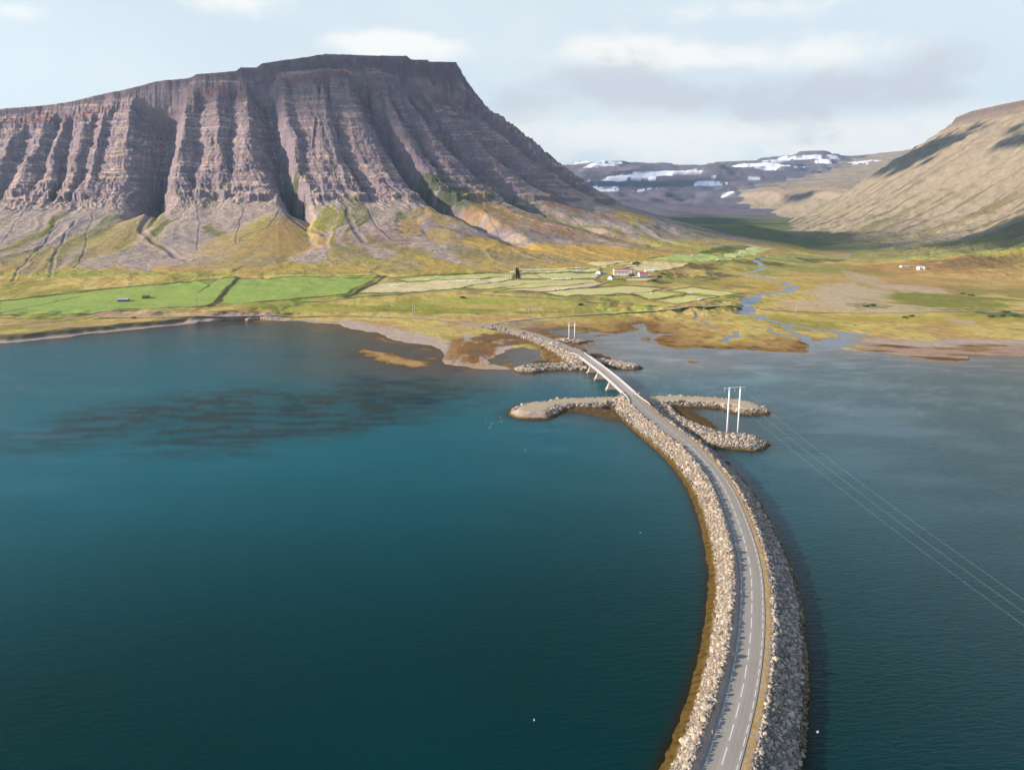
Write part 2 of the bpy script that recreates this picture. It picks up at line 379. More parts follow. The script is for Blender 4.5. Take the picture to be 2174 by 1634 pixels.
# the strong cliff band at the head of the talus and another half way up
for zc, hh, wd in ((172, 12, 26), (300, 8, 22), (236, 4, 18)):
    zq = zz-7; m_ = sstep(zc-wd, zc-2, zq)*(1-sstep(zc+2, zc+wd, zq)); m_ = m_*np.clip(.3+1.7*fbm(uw/45, zc+dd/200, 3, 71), 0, 1)*sstep(60, 120, dd)*(1-sstep(500, 560, dd))
    zm = zm+m_*np.sign(zq-zc)*hh*(1-np.abs(zq-zc)/wd)*.6
CLR = ridged(uw/9, dd/60, 2, 77)
zm = zm+CLR*1.5*sstep(0, 8, dd)*(1-sstep(40, 60, dd))+CLR*1.1*env2
# alluvial fans below the two chasms and smaller ones
FM = np.zeros(dd.shape, F32)
for (px, py, lift, sl0, rad) in [(307,456,1,.285,640),(588,450,3,.285,640),(955,492,2,.29,420)]:
    x0, y0, z0 = hit(px, py)
    r = np.hypot((GX[sl]-x0)*1.5, (GY[sl]-y0)); ang = np.arctan2(GX[sl]-x0, y0-GY[sl])
    zc = z0+lift-r*sl0+r*r*.000125+fbm(ang*9, r/300, 3, int(px))*.45*sstep(30, 200, r)
    zc = zc-14*sstep(.6*rad, 1.0*rad, r); zc = np.where((GY[sl] < y0+30) & (r < rad), zc, -99)
    up = sstep(-2.5, 3.5, zc-zm)
    FM = np.maximum(FM, up)
    k_ = 4.0; hmx = np.clip(.5+.5*(zc-zm)/k_, 0, 1); zm = np.where(zc > zm-k_*1.2, zm*(1-hmx)+zc*hmx+k_*hmx*(1-hmx), zm)
# debris channels cut in the talus and fans
CH = np.zeros(dd.shape, F32)
chans = [([(316,452),(306,470),(300,490),(318,508),(345,525),(372,545),(400,556)], 8, 6),([(590,446),(588,462),(575,480),(560,492),(520,508)], 4, 3),([(600,448),(622,462),(652,480),(690,500)], 7, 5),
         ([(130,470),(105,500),(70,540),(45,570),(24,598)], 5, 4),([(160,470),(140,500),(122,530),(112,560),(106,590)], 6, 5),([(205,440),(190,480),(180,520),(176,545),(158,572)], 4, 3),
         ([(418,430),(422,470),(421,500),(420,535)], 4, 3),([(520,440),(510,475),(503,510),(500,525)], 4, 3),([(735,440),(748,480),(765,505),(775,515)], 7, 5),([(770,430),(800,480),(830,510),(845,515)], 5, 4),
         ([(920,412),(960,440),(1010,470),(1070,495),(1120,520)], 5, 5),([(1000,400),(1025,440),(1050,475),(1060,490)], 4, 3),([(1050,395),(1100,430),(1160,460),(1230,500)], 6, 5),([(1120,405),(1180,440),(1260,480),(1310,520)], 4, 4),
         ([(60,430),(30,480),(0,520)], 4, 3),([(1180,400),(1240,435),(1310,465)], 4, 3)]
for pl, wd, dp in chans:
    pts = [hit(a, b)[:2] for a, b in pl]
    x_ = GX[sl]; y_ = GY[sl]
    bb = (y_ > min(p[1] for p in pts)-40) & (y_ < max(p[1] for p in pts)+40) & (x_ > min(p[0] for p in pts)-40) & (x_ < max(p[0] for p in pts)+40)
    ds, _, _ = seg_dist(x_[bb]+fbm(x_[bb]/70, y_[bb]/70, 2, 90)*4, y_[bb], pts)
    big_ = wd > 6.5; wd = wd*(.6 if big_ else .42); dp = dp*(.6 if big_ else .35); cut = np.exp(-(ds/(wd*1.1))**2)*.62; lev = np.exp(-((ds-wd*1.9)/(wd*.7))**2)
    zz_ = zm[bb]; zm[bb] = zz_-cut*dp*.9+lev*dp*.15
    CH[bb] = np.maximum(CH[bb], np.exp(-(ds/(wd*1.5))**2))
# knoll where the flank meets the valley
kx, ky, kz = hit(1355, 470)
zm = zm+hump(GX[sl]+fbm(GX[sl]/40, GY[sl]/40, 3, 12)*12, GY[sl], kx, ky, 75, 70)*20
# rock needles on the right skyline of the flank
for px, py, hgt in ((1121, 300, 17), (1131, 306, 9), (1184, 352, 8)):
    x0, y0, _ = PY(px, py, 2300); 
    for yy in np.arange(2215, 2500, 10):
        pass
    xs = np.abs(GX[sl]/GY[sl]-(x0/y0)); m_ = (xs*2300 < 9) & (dd > 20) & (dd < 420)
    hx = np.abs(GY[sl]-2296) < 14
    zm = np.where(m_ & hx, zm+hgt*np.clip(1-xs*2300/7, 0, 1), zm)
# --- right-hand mountain, plateau nose, far plateau
ZR = np.full((NR, NA), -50, F32); DR = np.full((NR, NA), 3000, F32)
n0 = int(np.searchsorted(Yrow, 1150))
jr = NA//2-100
dr, pr, zr = right_z(GX[n0:, jr:], GY[n0:, jr:])
pu = pr*700
rg = ridged(GY[n0:, jr:]/150+dr*0+fbm(GX[n0:, jr:]/300, GY[n0:, jr:]/300, 2, 81)*.5, dr/1500, 4, 83)
er = sstep(20, 250, dr)*(1-sstep(900, 1300, dr))
zr = zr+(rg-.6)*7*er+(ridged(GY[n0:, jr:]/48+dr/300, dr/700, 3, 86)-.6)*3.5*er+fbm(GX[n0:, jr:]/50, GY[n0:, jr:]/70, 5, 85)*5*er
zr = zr+steps(zr+fbm(GX[n0:, jr:]/200, GY[n0:, jr:]/200, 2, 88)*10, 30, .4, .8)*.35*sstep(5, 30, dr)*(1-sstep(150, 420, dr))
ZR[n0:, jr:] = zr; DR[n0:, jr:] = dr
n1 = int(np.searchsorted(Yrow, 3250)); ZN = np.full((NR, NA), -50, F32); DN = np.full((NR, NA), 3000, F32)
dn, ins, zn = nose_z(GX[n1:], GY[n1:])
cor = ridged(GX[n1:]/120, GY[n1:]/400, 3, 91)
zn = zn+(cor-.5)*5*sstep(10, 60, dn)*(~ins)*(1-sstep(500, 900, dn))+fbm(GX[n1:]/250, GY[n1:]/250, 4, 93)*9
# corrie with the waterfall
wx0, wy0, wz0 = PY(1682, 412, 5450)
zn = zn-hump(GX[n1:], GY[n1:], wx0-60, wy0-60, 150, 240)*55
ZN[n1:] = zn; DN[n1:] = np.where(ins, -dn, dn)
ZF = np.full((NR, NA), -50, F32); n2 = int(np.searchsorted(Yrow, 1250))
zf = far_z(GX[n2:], GY[n2:]); zf = zf+fbm(GX[n2:]/180, GY[n2:]/260, 5, 95)*(2+6*sstep(4500, 7000, GY[n2:])); ZF[n2:] = zf
far = np.maximum(np.maximum(ZF, ZR), ZN)
farw = np.where(GY > 1250, far*sstep(1250, 1700, GY), -50)
ZM = np.full((NR, NA), -50, F32); ZM[sl] = zm
hi = np.maximum(ZM, farw)
Z = np.where(S < 0, ZL, np.maximum(ZL, np.where(GY > 950, hi, ZL)))
REG = np.zeros((NR, NA), np.int8)       # 0 ground 1 mountain 2 hillside right 3 far plateau
big = (GY > 950) & (S > 0)
REG[big & (ZM >= Z-.01) & (D < 1010)] = 1
REG[big & (ZR >= Z/np.maximum(sstep(1250, 1700, GY), .01)-.01) & (GY > 1700) & (DR < 1300)] = 2
REG[big & (ZN >= Z-.01) & (GY > 3250)] = 3
REG[big & (ZF >= Z-.01) & (GY > 3900)] = 3
# shoals and small islands
for pl, hz in SHOALS:
    pts = PP(pl); x0 = min(p[0] for p in pts)-30; x1 = max(p[0] for p in pts)+30; y0 = min(p[1] for p in pts)-40; y1 = max(p[1] for p in pts)+40
    bb = (GX > x0) & (GX < x1) & (GY > y0) & (GY < y1)
    q = sdf(GX[bb]+fbm(GX[bb]/12, GY[bb]/16, 3, 61)*4, GY[bb]+fbm(GX[bb]/12, GY[bb]/16, 3, 63)*7, pts)
    Z[bb] = np.maximum(Z[bb], np.where(q > 0, .08+np.minimum(q*.04, hz), np.maximum(-8, q*.03)))
# ground relief
n = fbm(GX[:nlow]/14, GY[:nlow]/20, 4, 101)
Z[:nlow] += np.where(S[:nlow] > 0, n*.10*np.clip(S[:nlow]/40, 0.2, 1)+fbm(GX[:nlow]/45, GY[:nlow]/60, 3, 104)*(.12+1.1*sstep(-60, -20, TT[:nlow])*(1-sstep(10, 60, TT[:nlow]))), 0)
SEAZ = Z.copy()
# --- river bed: flat ribbons let into the ground
rivers = [([(1628,581),(1600,588),(1622,596),(1584,603),(1640,612),(1688,623),(1668,631),(1610,636),(1588,644),(1583,652),(1582,660),(1606,671),(1650,685),(1712,696),(1770,703),(1806,708),(1796,720),(1768,733),(1740,742)], [5,6,6,4,6,10,7,8,11,10,9,8,6,6,9,12,16,15,14]),
          ([(1655,687),(1688,706),(1716,718),(1724,732)], [4,4,5,6]), ([(1560,604),(1592,606),(1640,612)], [4,3,3]), ([(1800,712),(1770,718),(1730,730)], [5,8,9]),
          ([(1350,689),(1358,697),(1374,704),(1400,708),(1440,709)], [4,4,6,3,2]), ([(1572,703),(1556,712),(1534,722)], [3,7,4]), ([(1470,670),(1500,688),(1520,697)], [1.5,2,1]), ([(1630,696),(1650,708),(1690,718)], [2,3,1.5]), ([(1240,708),(1262,704),(1290,705)], [5,6,3]), ([(1780,578),(1796,573),(1810,568)], [3,4,3])]
RIV = np.zeros((NR, NA), F32)
for pl, wd in rivers:
    pts = [P(a, b, 1.5 if b > 660 else 6) for a, b in pl]
    y0 = min(p[1] for p in pts)-60; y1 = max(p[1] for p in pts)+60; x0 = min(p[0] for p in pts)-50; x1 = max(p[0] for p in pts)+50
    r0, r1 = np.searchsorted(Yrow, [y0, y1]); c = (GX[r0:r1] > x0) & (GX[r0:r1] < x1)
    xx = GX[r0:r1][c]; yy = GY[r0:r1][c]
    ds, pa, _ = seg_dist(xx+fbm(xx/25, yy/35, 3, 130)*6, yy+fbm(xx/25, yy/35, 3, 133)*9, pts)
    wv = np.interp(pa, np.arange(len(wd)), wd)*.8
    m_ = sstep(2.0, -2.0, ds-wv*(1+.35*fbm(xx/18, yy/22, 2, 137)))
    t_ = RIV[r0:r1]; t_[c] = np.maximum(t_[c], m_)
RIV[:] = np.where(S < -4, 0, RIV)
Z = Z-RIV*.35*(S > 0)
_c = {}
def zat(x, y):
    """terrain height from the grid"""
    a = (x/y-Arow[0])/(Arow[1]-Arow[0]); a = min(max(a, 0), NA-1.001); i = min(max(int(np.searchsorted(Yrow, y))-1, 0), NR-2)
    f = (y-Yrow[i])/(Yrow[i+1]-Yrow[i]); f = min(max(f, 0), 1); j = int(a); e = a-j
    return float((Z[i, j]*(1-e)+Z[i, j+1]*e)*(1-f)+(Z[i+1, j]*(1-e)+Z[i+1, j+1]*e)*f)
def spot(px, py):
    """where that line of sight meets the finished ground"""
    d = ray(px, py); t = 560.0; prev = t
    while t < 9000:
        if HCAM+d[2]*t <= zat(d[0]*t, d[1]*t):
            lo, hi_ = prev, t
            for _ in range(12):
                mi = (lo+hi_)/2
                if HCAM+d[2]*mi <= zat(d[0]*mi, d[1]*mi): hi_ = mi
                else: lo = mi
            t = hi_; break
        prev = t; t += 4
    return (d[0]*t, d[1]*t, zat(d[0]*t, d[1]*t))

# ------------------------------------------------------------------ terrain colours (real surface colours only)
AK = .64
def c_(r, g_, b): return lin(r, g_, b)*AK*np.array([1.0, .97, 1.0], F32)
zA = np.gradient(Z, axis=1)/(Arow[1]-Arow[0]); zY = np.gradient(Z, axis=0)/np.gradient(Yrow)[:, None]
dzx = zA/GY; dzy = zY-Arow[None, :]/GY*zA
SLP = np.hypot(dzx, dzy)
C = np.zeros((NR, NA, 3), F32)
def lay(mask, col):
    global C
    C += (np.asarray(col, F32)-C)*np.clip(mask, 0, 1)[..., None]
def lay_s(s0, mask, col):
    C[s0] += (np.asarray(col, F32)-C[s0])*np.clip(mask, 0, 1)[..., None]
# lowland: golden grass with greener and browner drifts
C[:] = c_(224, 200, 112)
nl1 = fbm(GX/55, GY/75, 4, 201); nl2 = fbm(GX/160, GY/220, 3, 205); nl3 = fbm(GX/9, GY/12, 3, 209)
lay(sstep(.0, .6, nl2+nl1*.4), c_(172, 165, 72)); lay(sstep(.05, .6, -nl2+nl1*.6)*.7, c_(198, 156, 96)); lay(sstep(.1, .7, nl3)*.45, c_(150, 135, 75)); nl4 = fbm(GX/7+GY/60, GY/30, 4, 213); lay(sstep(.2, .65, nl4)*.32, c_(140, 130, 70)); lay(sstep(.2, .7, -nl4)*.45, c_(228, 204, 130)); nl5 = ridged(GX/60+fbm(GX/90, GY/90, 2, 217), GY/120, 2, 219); lay(sstep(1.28, 1.42, nl5)*.5*(TT < 0), c_(118, 104, 66))
W_ = lambda px, py, rx, ry, rot=0, wob=.35, seed=3: blob(GX, GY, px, py, rx, ry, rot, wob, seed)
def lowblob(px, py, rx, ry, col, a=1.0, rot=0, wob=.5, seed=3):
    h = hit(px, py); r0, r1 = np.searchsorted(Yrow, [h[1]*.55, h[1]*1.9]); q = slice(r0, r1)
    lay_s(q, a*blob(GX[q], GY[q], px, py, rx, ry, rot, wob, seed)*(S[q] > 0), col)
# right: ochre and brown heath
lowblob(1980,600,260,28,c_(200,158,100),.55); lowblob(1960,568,200,14,c_(176,128,84),.7); lowblob(2090,560,120,10,c_(120,96,72),.6)
lowblob(1990,636,190,14,c_(138,140,66),.75,0,.9,8); lowblob(2120,620,120,12,c_(138,142,68),.6,0,.9,9); lowblob(2130,668,50,10,c_(92,104,56),.8,0,.9,9); lowblob(1900,545,330,10,c_(160,168,92),.8); lowblob(1480,600,120,14,c_(150,158,70),.6); lowblob(1620,560,170,16,c_(158,164,78),.75); lowblob(1700,610,160,18,c_(206,176,88),.6)
lowblob(1800,622,90,26,c_(212, 192, 154),.9,-.9,.3); lowblob(1835,592,34,20,c_(208, 186, 144),.8,-1.2,.3); lowblob(1720,650,60,10,c_(204,172,132),.7); lowblob(1780,648,120,12,c_(212, 192, 154),.7); lowblob(1900,655,90,9,c_(212, 192, 154),.8); lowblob(1940,614,60,9,c_(212,190,164),.8); lowblob(1845,540,90,12,c_(202,160,120),.7); lowblob(1845,650,40,7,c_(140,134,72),.7,0,.8)
lowblob(1950,678,260,7,c_(190,178,66),.7); lowblob(2040,682,24,5,c_(206,184,160),.9); lowblob(1450,560,70,12,c_(150,112,80),.5); lowblob(2120,570,130,12,c_(150,122,76),.6)
# green meadow below the terrace and lush bank
bank = (sstep(-46, -16, TT)*(1-sstep(8, 26, TT)))[:nlow]
q = slice(0, nlow); px_of = CX+FPX*GX[q]/GY[q]
lowblob(1180,640,250,12,c_(178,184,84),.75,0,.9,30); lowblob(980,646,170,10,c_(176,180,82),.7,0,.9,32)
lay_s(q, bank*sstep(520, 640, px_of)*(1-sstep(1360, 1460, px_of)), c_(176, 180, 84)); lay_s(q, bank*sstep(.0, .5, fbm(GX[q]/22, GY[q]/30, 4, 223))*sstep(400, 500, px_of), c_(124, 140, 52)); lay_s(q, bank*sstep(.1, .5, fbm(GX[q]/40, GY[q]/40, 3, 227))*.9, c_(176, 148, 92))
lowblob(830,655,200,8,c_(150,160,62),.7,0,.9,31); lowblob(1000,662,120,5,c_(132,144,56),.7,0,.9,35); lowblob(640,658,120,7,c_(180,180,72),.6); lowblob(1080,650,160,4,c_(214,178,108),.7)
lowblob(820,660,60,3,c_(106,110,60),.6,0,.9,36); lowblob(1135,664,50,3,c_(110,108,66),.5,0,.9,36); lowblob(990,720,20,12,c_(196,178,156),.9); lowblob(925,700,60,6,c_(196,188,120),.7)
for a_ in [(1490,568,34,6,1),(1532,585,30,5,2),(1500,590,26,4,3),(1378,592,30,4,4),(1408,600,26,4,5),(1445,585,16,6,6),(1620,560,60,4,7),(1740,552,60,4,8)]: lowblob(a_[0],a_[1],a_[2],a_[3],c_(88,80,58),.75,0,.9,60+a_[4])
# shore bench on the left and the scrubby bluff
bl_ = (S < 34) & (S > 0) & (GX < -330)
lay(bl_*1.0*sstep(3, 9, S)*(1-sstep(20, 34, S)), c_(118, 108, 76)); lay(bl_*sstep(0, .4, nl1+nl3*.4)*sstep(4, 10, S)*(1-sstep(20, 34, S)), c_(98, 108, 52))
lowblob(120,655,260,6,c_(186,186,100),.6); lowblob(300,668,330,6,c_(204,168,132),.9,0,.3); lowblob(110,690,110,5,c_(200,166,126),.8); lowblob(60,674,100,3,c_(130,140,62),.7)
lowblob(476,664,12,5,c_(62,60,48),.9); lowblob(490,664,9,5,c_(200,150,120),.9)
# beach shingle rim, seaweed and mud
ring = sstep(-1, 1.5, S)*(1-sstep(7, 15, S))
lay(ring*(GX < P(960, 730)[0]), c_(196, 176, 160)); spit = (np.abs(px_full := CX+FPX*GX/GY) >= 0)
sp_ = sstep(-1, 2, S)*(1-sstep(26, 40, S))*(px_full > 720)*(px_full < 1090); lay(sp_*.9, c_(204, 184, 166))
mudR = sstep(1100, 1160, px_full)*(GY < 960)
wd_ = sstep(-2, 1, S)*(1-sstep(28, 50, S+fbm(GX/16, GY/30, 4, 240)*26))*mudR*(1-sstep(1730, 1790, px_full))
lay(wd_*.92, c_(152, 116, 60)); lay(wd_*sstep(.0, .5, nl3), c_(112, 80, 44)); lay(mudR*sstep(10, 25, S)*(1-sstep(40, 80, S+nl1*30))*(1-sstep(1730, 1790, px_full))*.6, c_(200, 166, 96))
fr = sstep(1800, 1850, px_full)*sstep(-2, 2, S)*(1-sstep(60, 95, S))
stk = fbm(GX/60-GY/130, GY/22+GX/80, 4, 245)
lay(fr, c_(186, 160, 132)); lay(fr*sstep(-.1, .35, stk)*(1-sstep(35, 60, S))*1.0, c_(152, 120, 68)); lay(fr*sstep(.25, .6, stk), c_(120, 88, 58)); lay(fr*sstep(45, 60, S)*.8, c_(204, 186, 170))
lowblob(1010,745,44,30,c_(150,108,50),.95,0,.5,41); lowblob(1012,748,22,14,c_(126,104,78),.8,0,.9,43); lowblob(1060,715,60,16,c_(132,100,70),.95,-1,.5,44); lowblob(1120,724,50,12,c_(128,94,66),.9,-1.2,.5,45); lowblob(965,742,16,30,c_(164,118,50),.8,0,.4,46)
lowblob(1100,690,60,5,c_(166,140,118),.8,0,.8,47); lowblob(1150,700,60,5,c_(150,116,98),.8,0,.8,48); lowblob(1130,683,50,4,c_(150,130,126),.6,0,.9,49); lowblob(1290,708,60,5,c_(150,118,84),.7)
lowblob(1010,778,50,7,c_(196,170,130),.9,.0,.2); lowblob(1080,775,16,4,c_(160,118,50),.9)
isl = (S < 0) & (Z > 0); lay(isl*1.0, c_(166, 122, 54)); lay((isl & (Z > .3))*1.0, c_(190, 158, 104)); lay(((Z < .12) & (GY < 960))*.6*(S < 6), c_(120, 96, 56))
# river margins
lay(sstep(.02, .3, RIV)*.8, c_(168, 140, 108))
# hay fields (each one an outline on the ground) and their ditches
fields = [
 ('grass_field', [(0,641),(120,628),(250,613),(400,600),(492,590),(500,592),(478,612),(440,650),(300,655),(200,664),(0,668)], (166,190,92)),
 ('grass_field', [(510,594),(640,590),(800,588),(772,604),(735,622),(600,635),(470,645),(480,624)], (164,188,92)),
 ('hay_field', [(832,593),(950,587),(1030,583),(1088,584),(1085,588),(960,597),(870,597)], (202,206,128)),
 ('hay_field', [(800,604),(880,598),(1000,594),(1084,590),(1086,594),(960,614),(860,620),(762,622)], (224,208,156)),
 ('hay_field', [(1108,573),(1220,570),(1270,571),(1268,577),(1105,581)], (218,214,148)),
 ('hay_field', [(1108,584),(1270,580),(1262,592),(1108,592)], (212,208,138)),
 ('hay_field', [(1080,597),(1260,594),(1275,600),(1220,606),(1140,612),(1060,612),(990,612),(1010,606)], (214,206,134)),
 ('hay_field', [(1130,612),(1220,606),(1275,600),(1262,609),(1150,618),(1058,619)], (230,206,160)),
 ('hay_field', [(1150,620),(1260,612),(1330,608),(1400,612),(1370,625),(1290,626),(1200,628)], (216,210,140)),
 ('hay_field', [(1345,624),(1400,620),(1455,624),(1380,635)], (208,208,124)),
 ('hay_field', [(1420,617),(1470,611),(1568,623),(1530,628),(1462,622)], (216,214,138)),
 ('hay_field', [(1392,638),(1462,626),(1518,629),(1436,645)], (210,210,126)),
 ('hay_field', [(1238,560),(1300,556),(1346,555),(1346,562),(1290,565)], (222,208,150)),
 ('hay_field', [(1360,556),(1460,560),(1452,566),(1404,575),(1330,572),(1362,562)], (224,208,152)),
 ('hay_field', [(1362,551),(1440,542),(1560,541),(1588,546),(1500,555),(1440,555)], (188,206,118)),
 ('hay_field', [(1522,543),(1562,536),(1590,522),(1640,530),(1600,543),(1560,547)], (206,210,134)),
 ('grass_field', [(1475,540),(1540,522),(1588,524),(1552,538)], (118,128,62)),
 ('hay_field', [(1330,592),(1395,590),(1372,597),(1330,597)], (224,202,148))]
FID = np.full((NR, NA), -1, np.int16)
for fi, (fn, pl, col) in enumerate(fields):
    pts = [hit(a, b)[:2] for a, b in pl]
    y0 = min(p[1] for p in pts)-40; y1 = max(p[1] for p in pts)+40; r0, r1 = np.searchsorted(Yrow, [y0, y1]); c = (GX[r0:r1] > min(p[0] for p in pts)-30) & (GX[r0:r1] < max(p[0] for p in pts)+30)
    xx = GX[r0:r1][c]; yy = GY[r0:r1][c]
    q = sdf(xx+fbm(xx/30, yy/40, 2, 150+fi)*3, yy+fbm(xx/30, yy/40, 2, 250+fi)*5, pts)
    cc = C[r0:r1][c]; edge = sstep(-9, -4, q)*(1-sstep(-2, 1.5, q)); wv = (.7 if fn == 'hay_field' else .85)
    cc += (c_(84, 88, 50)-cc)*(edge*wv)[:, None]
    ins_ = sstep(-1.5, 1.5, q); n_ = fbm(xx/70, yy/50+xx/300, 3, 350+fi)
    lines = np.sin((yy+xx*.25)/8.0)*1.4+fbm(xx/60, (yy+xx*.2)/7, 3, 390)*2.2
    base = np.array(c_(*col))[None, :]*(1.14 if fn == 'hay_field' else 1.0)*(1+.10*n_+.025*lines)[:, None]
    gr = np.array(c_(186, 196, 104) if fn == 'hay_field' else c_(156, 174, 86))
    base = base+(gr[None, :]-base)*(sstep(.1, .8, n_)*.35)[:, None]
    cc += (base-cc)*ins_[:, None]
    C[r0:r1][c] = cc
    t_ = FID[r0:r1]; t_[c] = np.where(q > 0, fi, t_[c])
# grass border above the fields
# dark ditches, drawn as narrow furrows
ditch = [([(508,590),(492,608),(475,625),(440,650)], 3.2), ([(818,588),(790,605),(758,622),(735,632)], 4.5), ([(168,630),(120,640),(60,652),(0,665)], 1.6), ([(0,641),(120,628),(250,613),(400,600),(508,590)], 2.4), ([(735,592),(830,590),(950,584),(1090,579),(1240,572),(1380,550),(1440,541),(1475,537),(1530,522)], 3.0),
         ([(1150,620),(1250,610),(1330,605),(1420,612)], 3.5), ([(1420,616),(1462,624),(1560,640)], 2), ([(1060,612),(1120,602),(1180,600)], 1.6), ([(1290,628),(1320,623),(1345,627)], 6)]
for pl, wd in ditch:
    pts = [hit(a, b)[:2] for a, b in pl]; y0 = min(p[1] for p in pts)-30; y1 = max(p[1] for p in pts)+30; r0, r1 = np.searchsorted(Yrow, [y0, y1])
    c = (GX[r0:r1] > min(p[0] for p in pts)-30) & (GX[r0:r1] < max(p[0] for p in pts)+30); xx = GX[r0:r1][c]; yy = GY[r0:r1][c]
    ds, _, _ = seg_dist(xx, yy+fbm(xx/20, yy/20, 2, 160)*3, pts); m_ = np.exp(-(ds/wd)**2)
    cc = C[r0:r1][c]; cc += (c_(70, 76, 44)-cc)*(m_*.92)[:, None]; C[r0:r1][c] = cc
# --- main mountain
mm = slice(int(np.searchsorted(Yrow, 950)), nmain)
Dm = D[mm]; Xm = GX[mm]; Ym = GY[mm]; Zm = Z[mm]; Sm = SLP[mm]
uwm = np.zeros_like(Dm); off = mm.start; uwm[:] = uw[off:]; FMm = FM[off:]; CHm = CH[off:]
on = (Dm < 1180).astype(F32)*(REG[mm] == 1)*(Dm > -30)
n_a = fbm(uwm/30, Dm/130, 4, 301); n_b = fbm(Xm/14, Ym/14, 4, 305); n_c = fbm(uwm/110, Dm/260, 3, 309); n_d = fbm(uwm/12, Dm/90, 3, 313)
golden = c_(196, 170, 92)
col_scr = c_(194, 174, 154); cm = np.zeros(Dm.shape+(3,), F32)+col_scr
def lm(m_, col):
    global cm
    cm += (np.asarray(col, F32)-cm)*np.clip(m_, 0, 1)[..., None]
up = 1-sstep(380, 470, Dm)
lm(up, c_(214, 184, 166)); lm(up*sstep(-.1, .5, n_a), c_(194, 170, 160)); lm(up*sstep(.0, .5, n_c)*.6, c_(222, 192, 160))
bz = fbm(Zm/5.5+n_c*.8, uwm/260, 3, 341); lm(up*sstep(.02, .3, bz)*.75, c_(126, 116, 130)); bz2 = fbm(Zm/13+n_c, uwm/400, 3, 343); lm(up*sstep(.1, .4, bz2)*.6, c_(136, 124, 134)); lm(up*sstep(.1, .6, n_d)*.4, c_(128, 104, 108))
lm(up*sstep(.25, .6, fbm(uwm/20, Dm/50, 3, 331))*.5, c_(176, 156, 104))
lm((1-up)*sstep(-.2, .5, n_a), c_(174, 160, 148)); lm((1-up)*sstep(.1, .6, n_b)*.35, c_(120, 110, 112)); lm((1-up)*sstep(.25, .6, n_d)*.4, c_(176, 158, 144))
# red beds just under the rim
red = np.exp(-((Dm-52)/16)**2)*sstep(-.4, .3, n_c+.2); lm(red*.75, c_(156, 92, 80))
for zr_, wr_ in ((395, 5), (262, 4), (455, 5)):
    lm(np.exp(-((Zm+fbm(uwm/160, Dm/160, 3, 33)*7-zr_)/wr_)**2)*.4*(Dm < 420), c_(150, 96, 86))
rock = sstep(.95, 1.45, Sm)*(1-sstep(500, 600, Dm)); lm(rock*.75, c_(130, 122, 134)); lm(rock*sstep(0, .4, n_b)*.6, c_(154, 134, 136))
lm((1-sstep(12, 24, Dm+12*sstep(-.3,.3,n_c)-10*sstep(1200, 1320, uwm)))*sstep(-3, 6, Dm)*.8, c_(112, 100, 108)); lm((1-sstep(-8, 3, Dm)), c_(120, 108, 98))
# grass: on the fans, on old talus between fresh scree tongues, and at the foot
tongue = ridged(uwm/85+fbm(uwm/200, Dm/200, 2, 9)*.5, Dm/1100, 2, 317)
foot = sstep(-60, 60, Dm-sstep(-100, 500, uwm-700)*-90-sstep(-150, 150, uwm-1550)*-40+sstep(2350, 2600, uwm)*120-1030+n_a*80+n_c*60)
lm(sstep(.85, 1.15, tongue+n_b*.25+.45*(sstep(520, 900, Dm)-.5))*sstep(480, 640, Dm+n_a*70)*.8, c_(164, 148, 84))
lm(sstep(.98, 1.22, tongue+n_a*.5)*sstep(460, 560, Dm+n_a*60)*(1-sstep(700, 900, Dm))*.7, c_(134, 134, 72))
lm(foot*.95, golden); lm(FMm*.85*sstep(470, 620, Dm+n_a*60+n_b*30), c_(190, 168, 108)); lm(FMm*sstep(-.1, .5, n_b+n_a*.4)*.55*sstep(455, 500, Dm), c_(160, 140, 92)); lm(FMm*sstep(0, .5, n_c+n_a*.5)*.45, c_(176, 170, 72))
lm(foot*sstep(.0, .5, n_c)*.6, c_(178, 176, 76)); lm(foot*sstep(.1, .5, n_a)*.5, c_(204, 164, 88)); lm(foot*sstep(.2, .6, n_b)*.3, c_(160, 134, 78))
def mb(px, py, rx, ry, col, a=1.0, rot=0, wob=.6, seed=3, thr=None):
    h = hit(px, py); m_ = blob(Xm, Ym, px, py, rx, ry, rot, wob, seed)
    if thr is not None: m_ = m_*sstep(thr, thr+.4, n_a+n_b*.5)
    lm(a*m_, col)
mb(610,515,70,45,c_(202,166,94),.8); mb(600,480,20,24,c_(196,160,100),.7)
mb(625,375,14,14,c_(84,92,52),.9); mb(628,432,16,18,c_(84,94,50),.9,0,.7,5); mb(690,465,34,28,c_(170,166,64),.8,0,.8,7); mb(745,445,24,24,c_(112,120,58),.6,.4,.9,8); mb(440,430,20,14,c_(140,134,70),.4,.4,.9,8)
mb(945,400,60,26,c_(92,104,72),.7,.8,1.3,11); mb(985,420,52,24,c_(88,100,70),.7,.8,1.3,12); mb(1045,405,34,24,c_(96,104,72),.6,.8,1.2,13); mb(1110,425,50,16,c_(90,100,60),.5,.8,1.0,13)
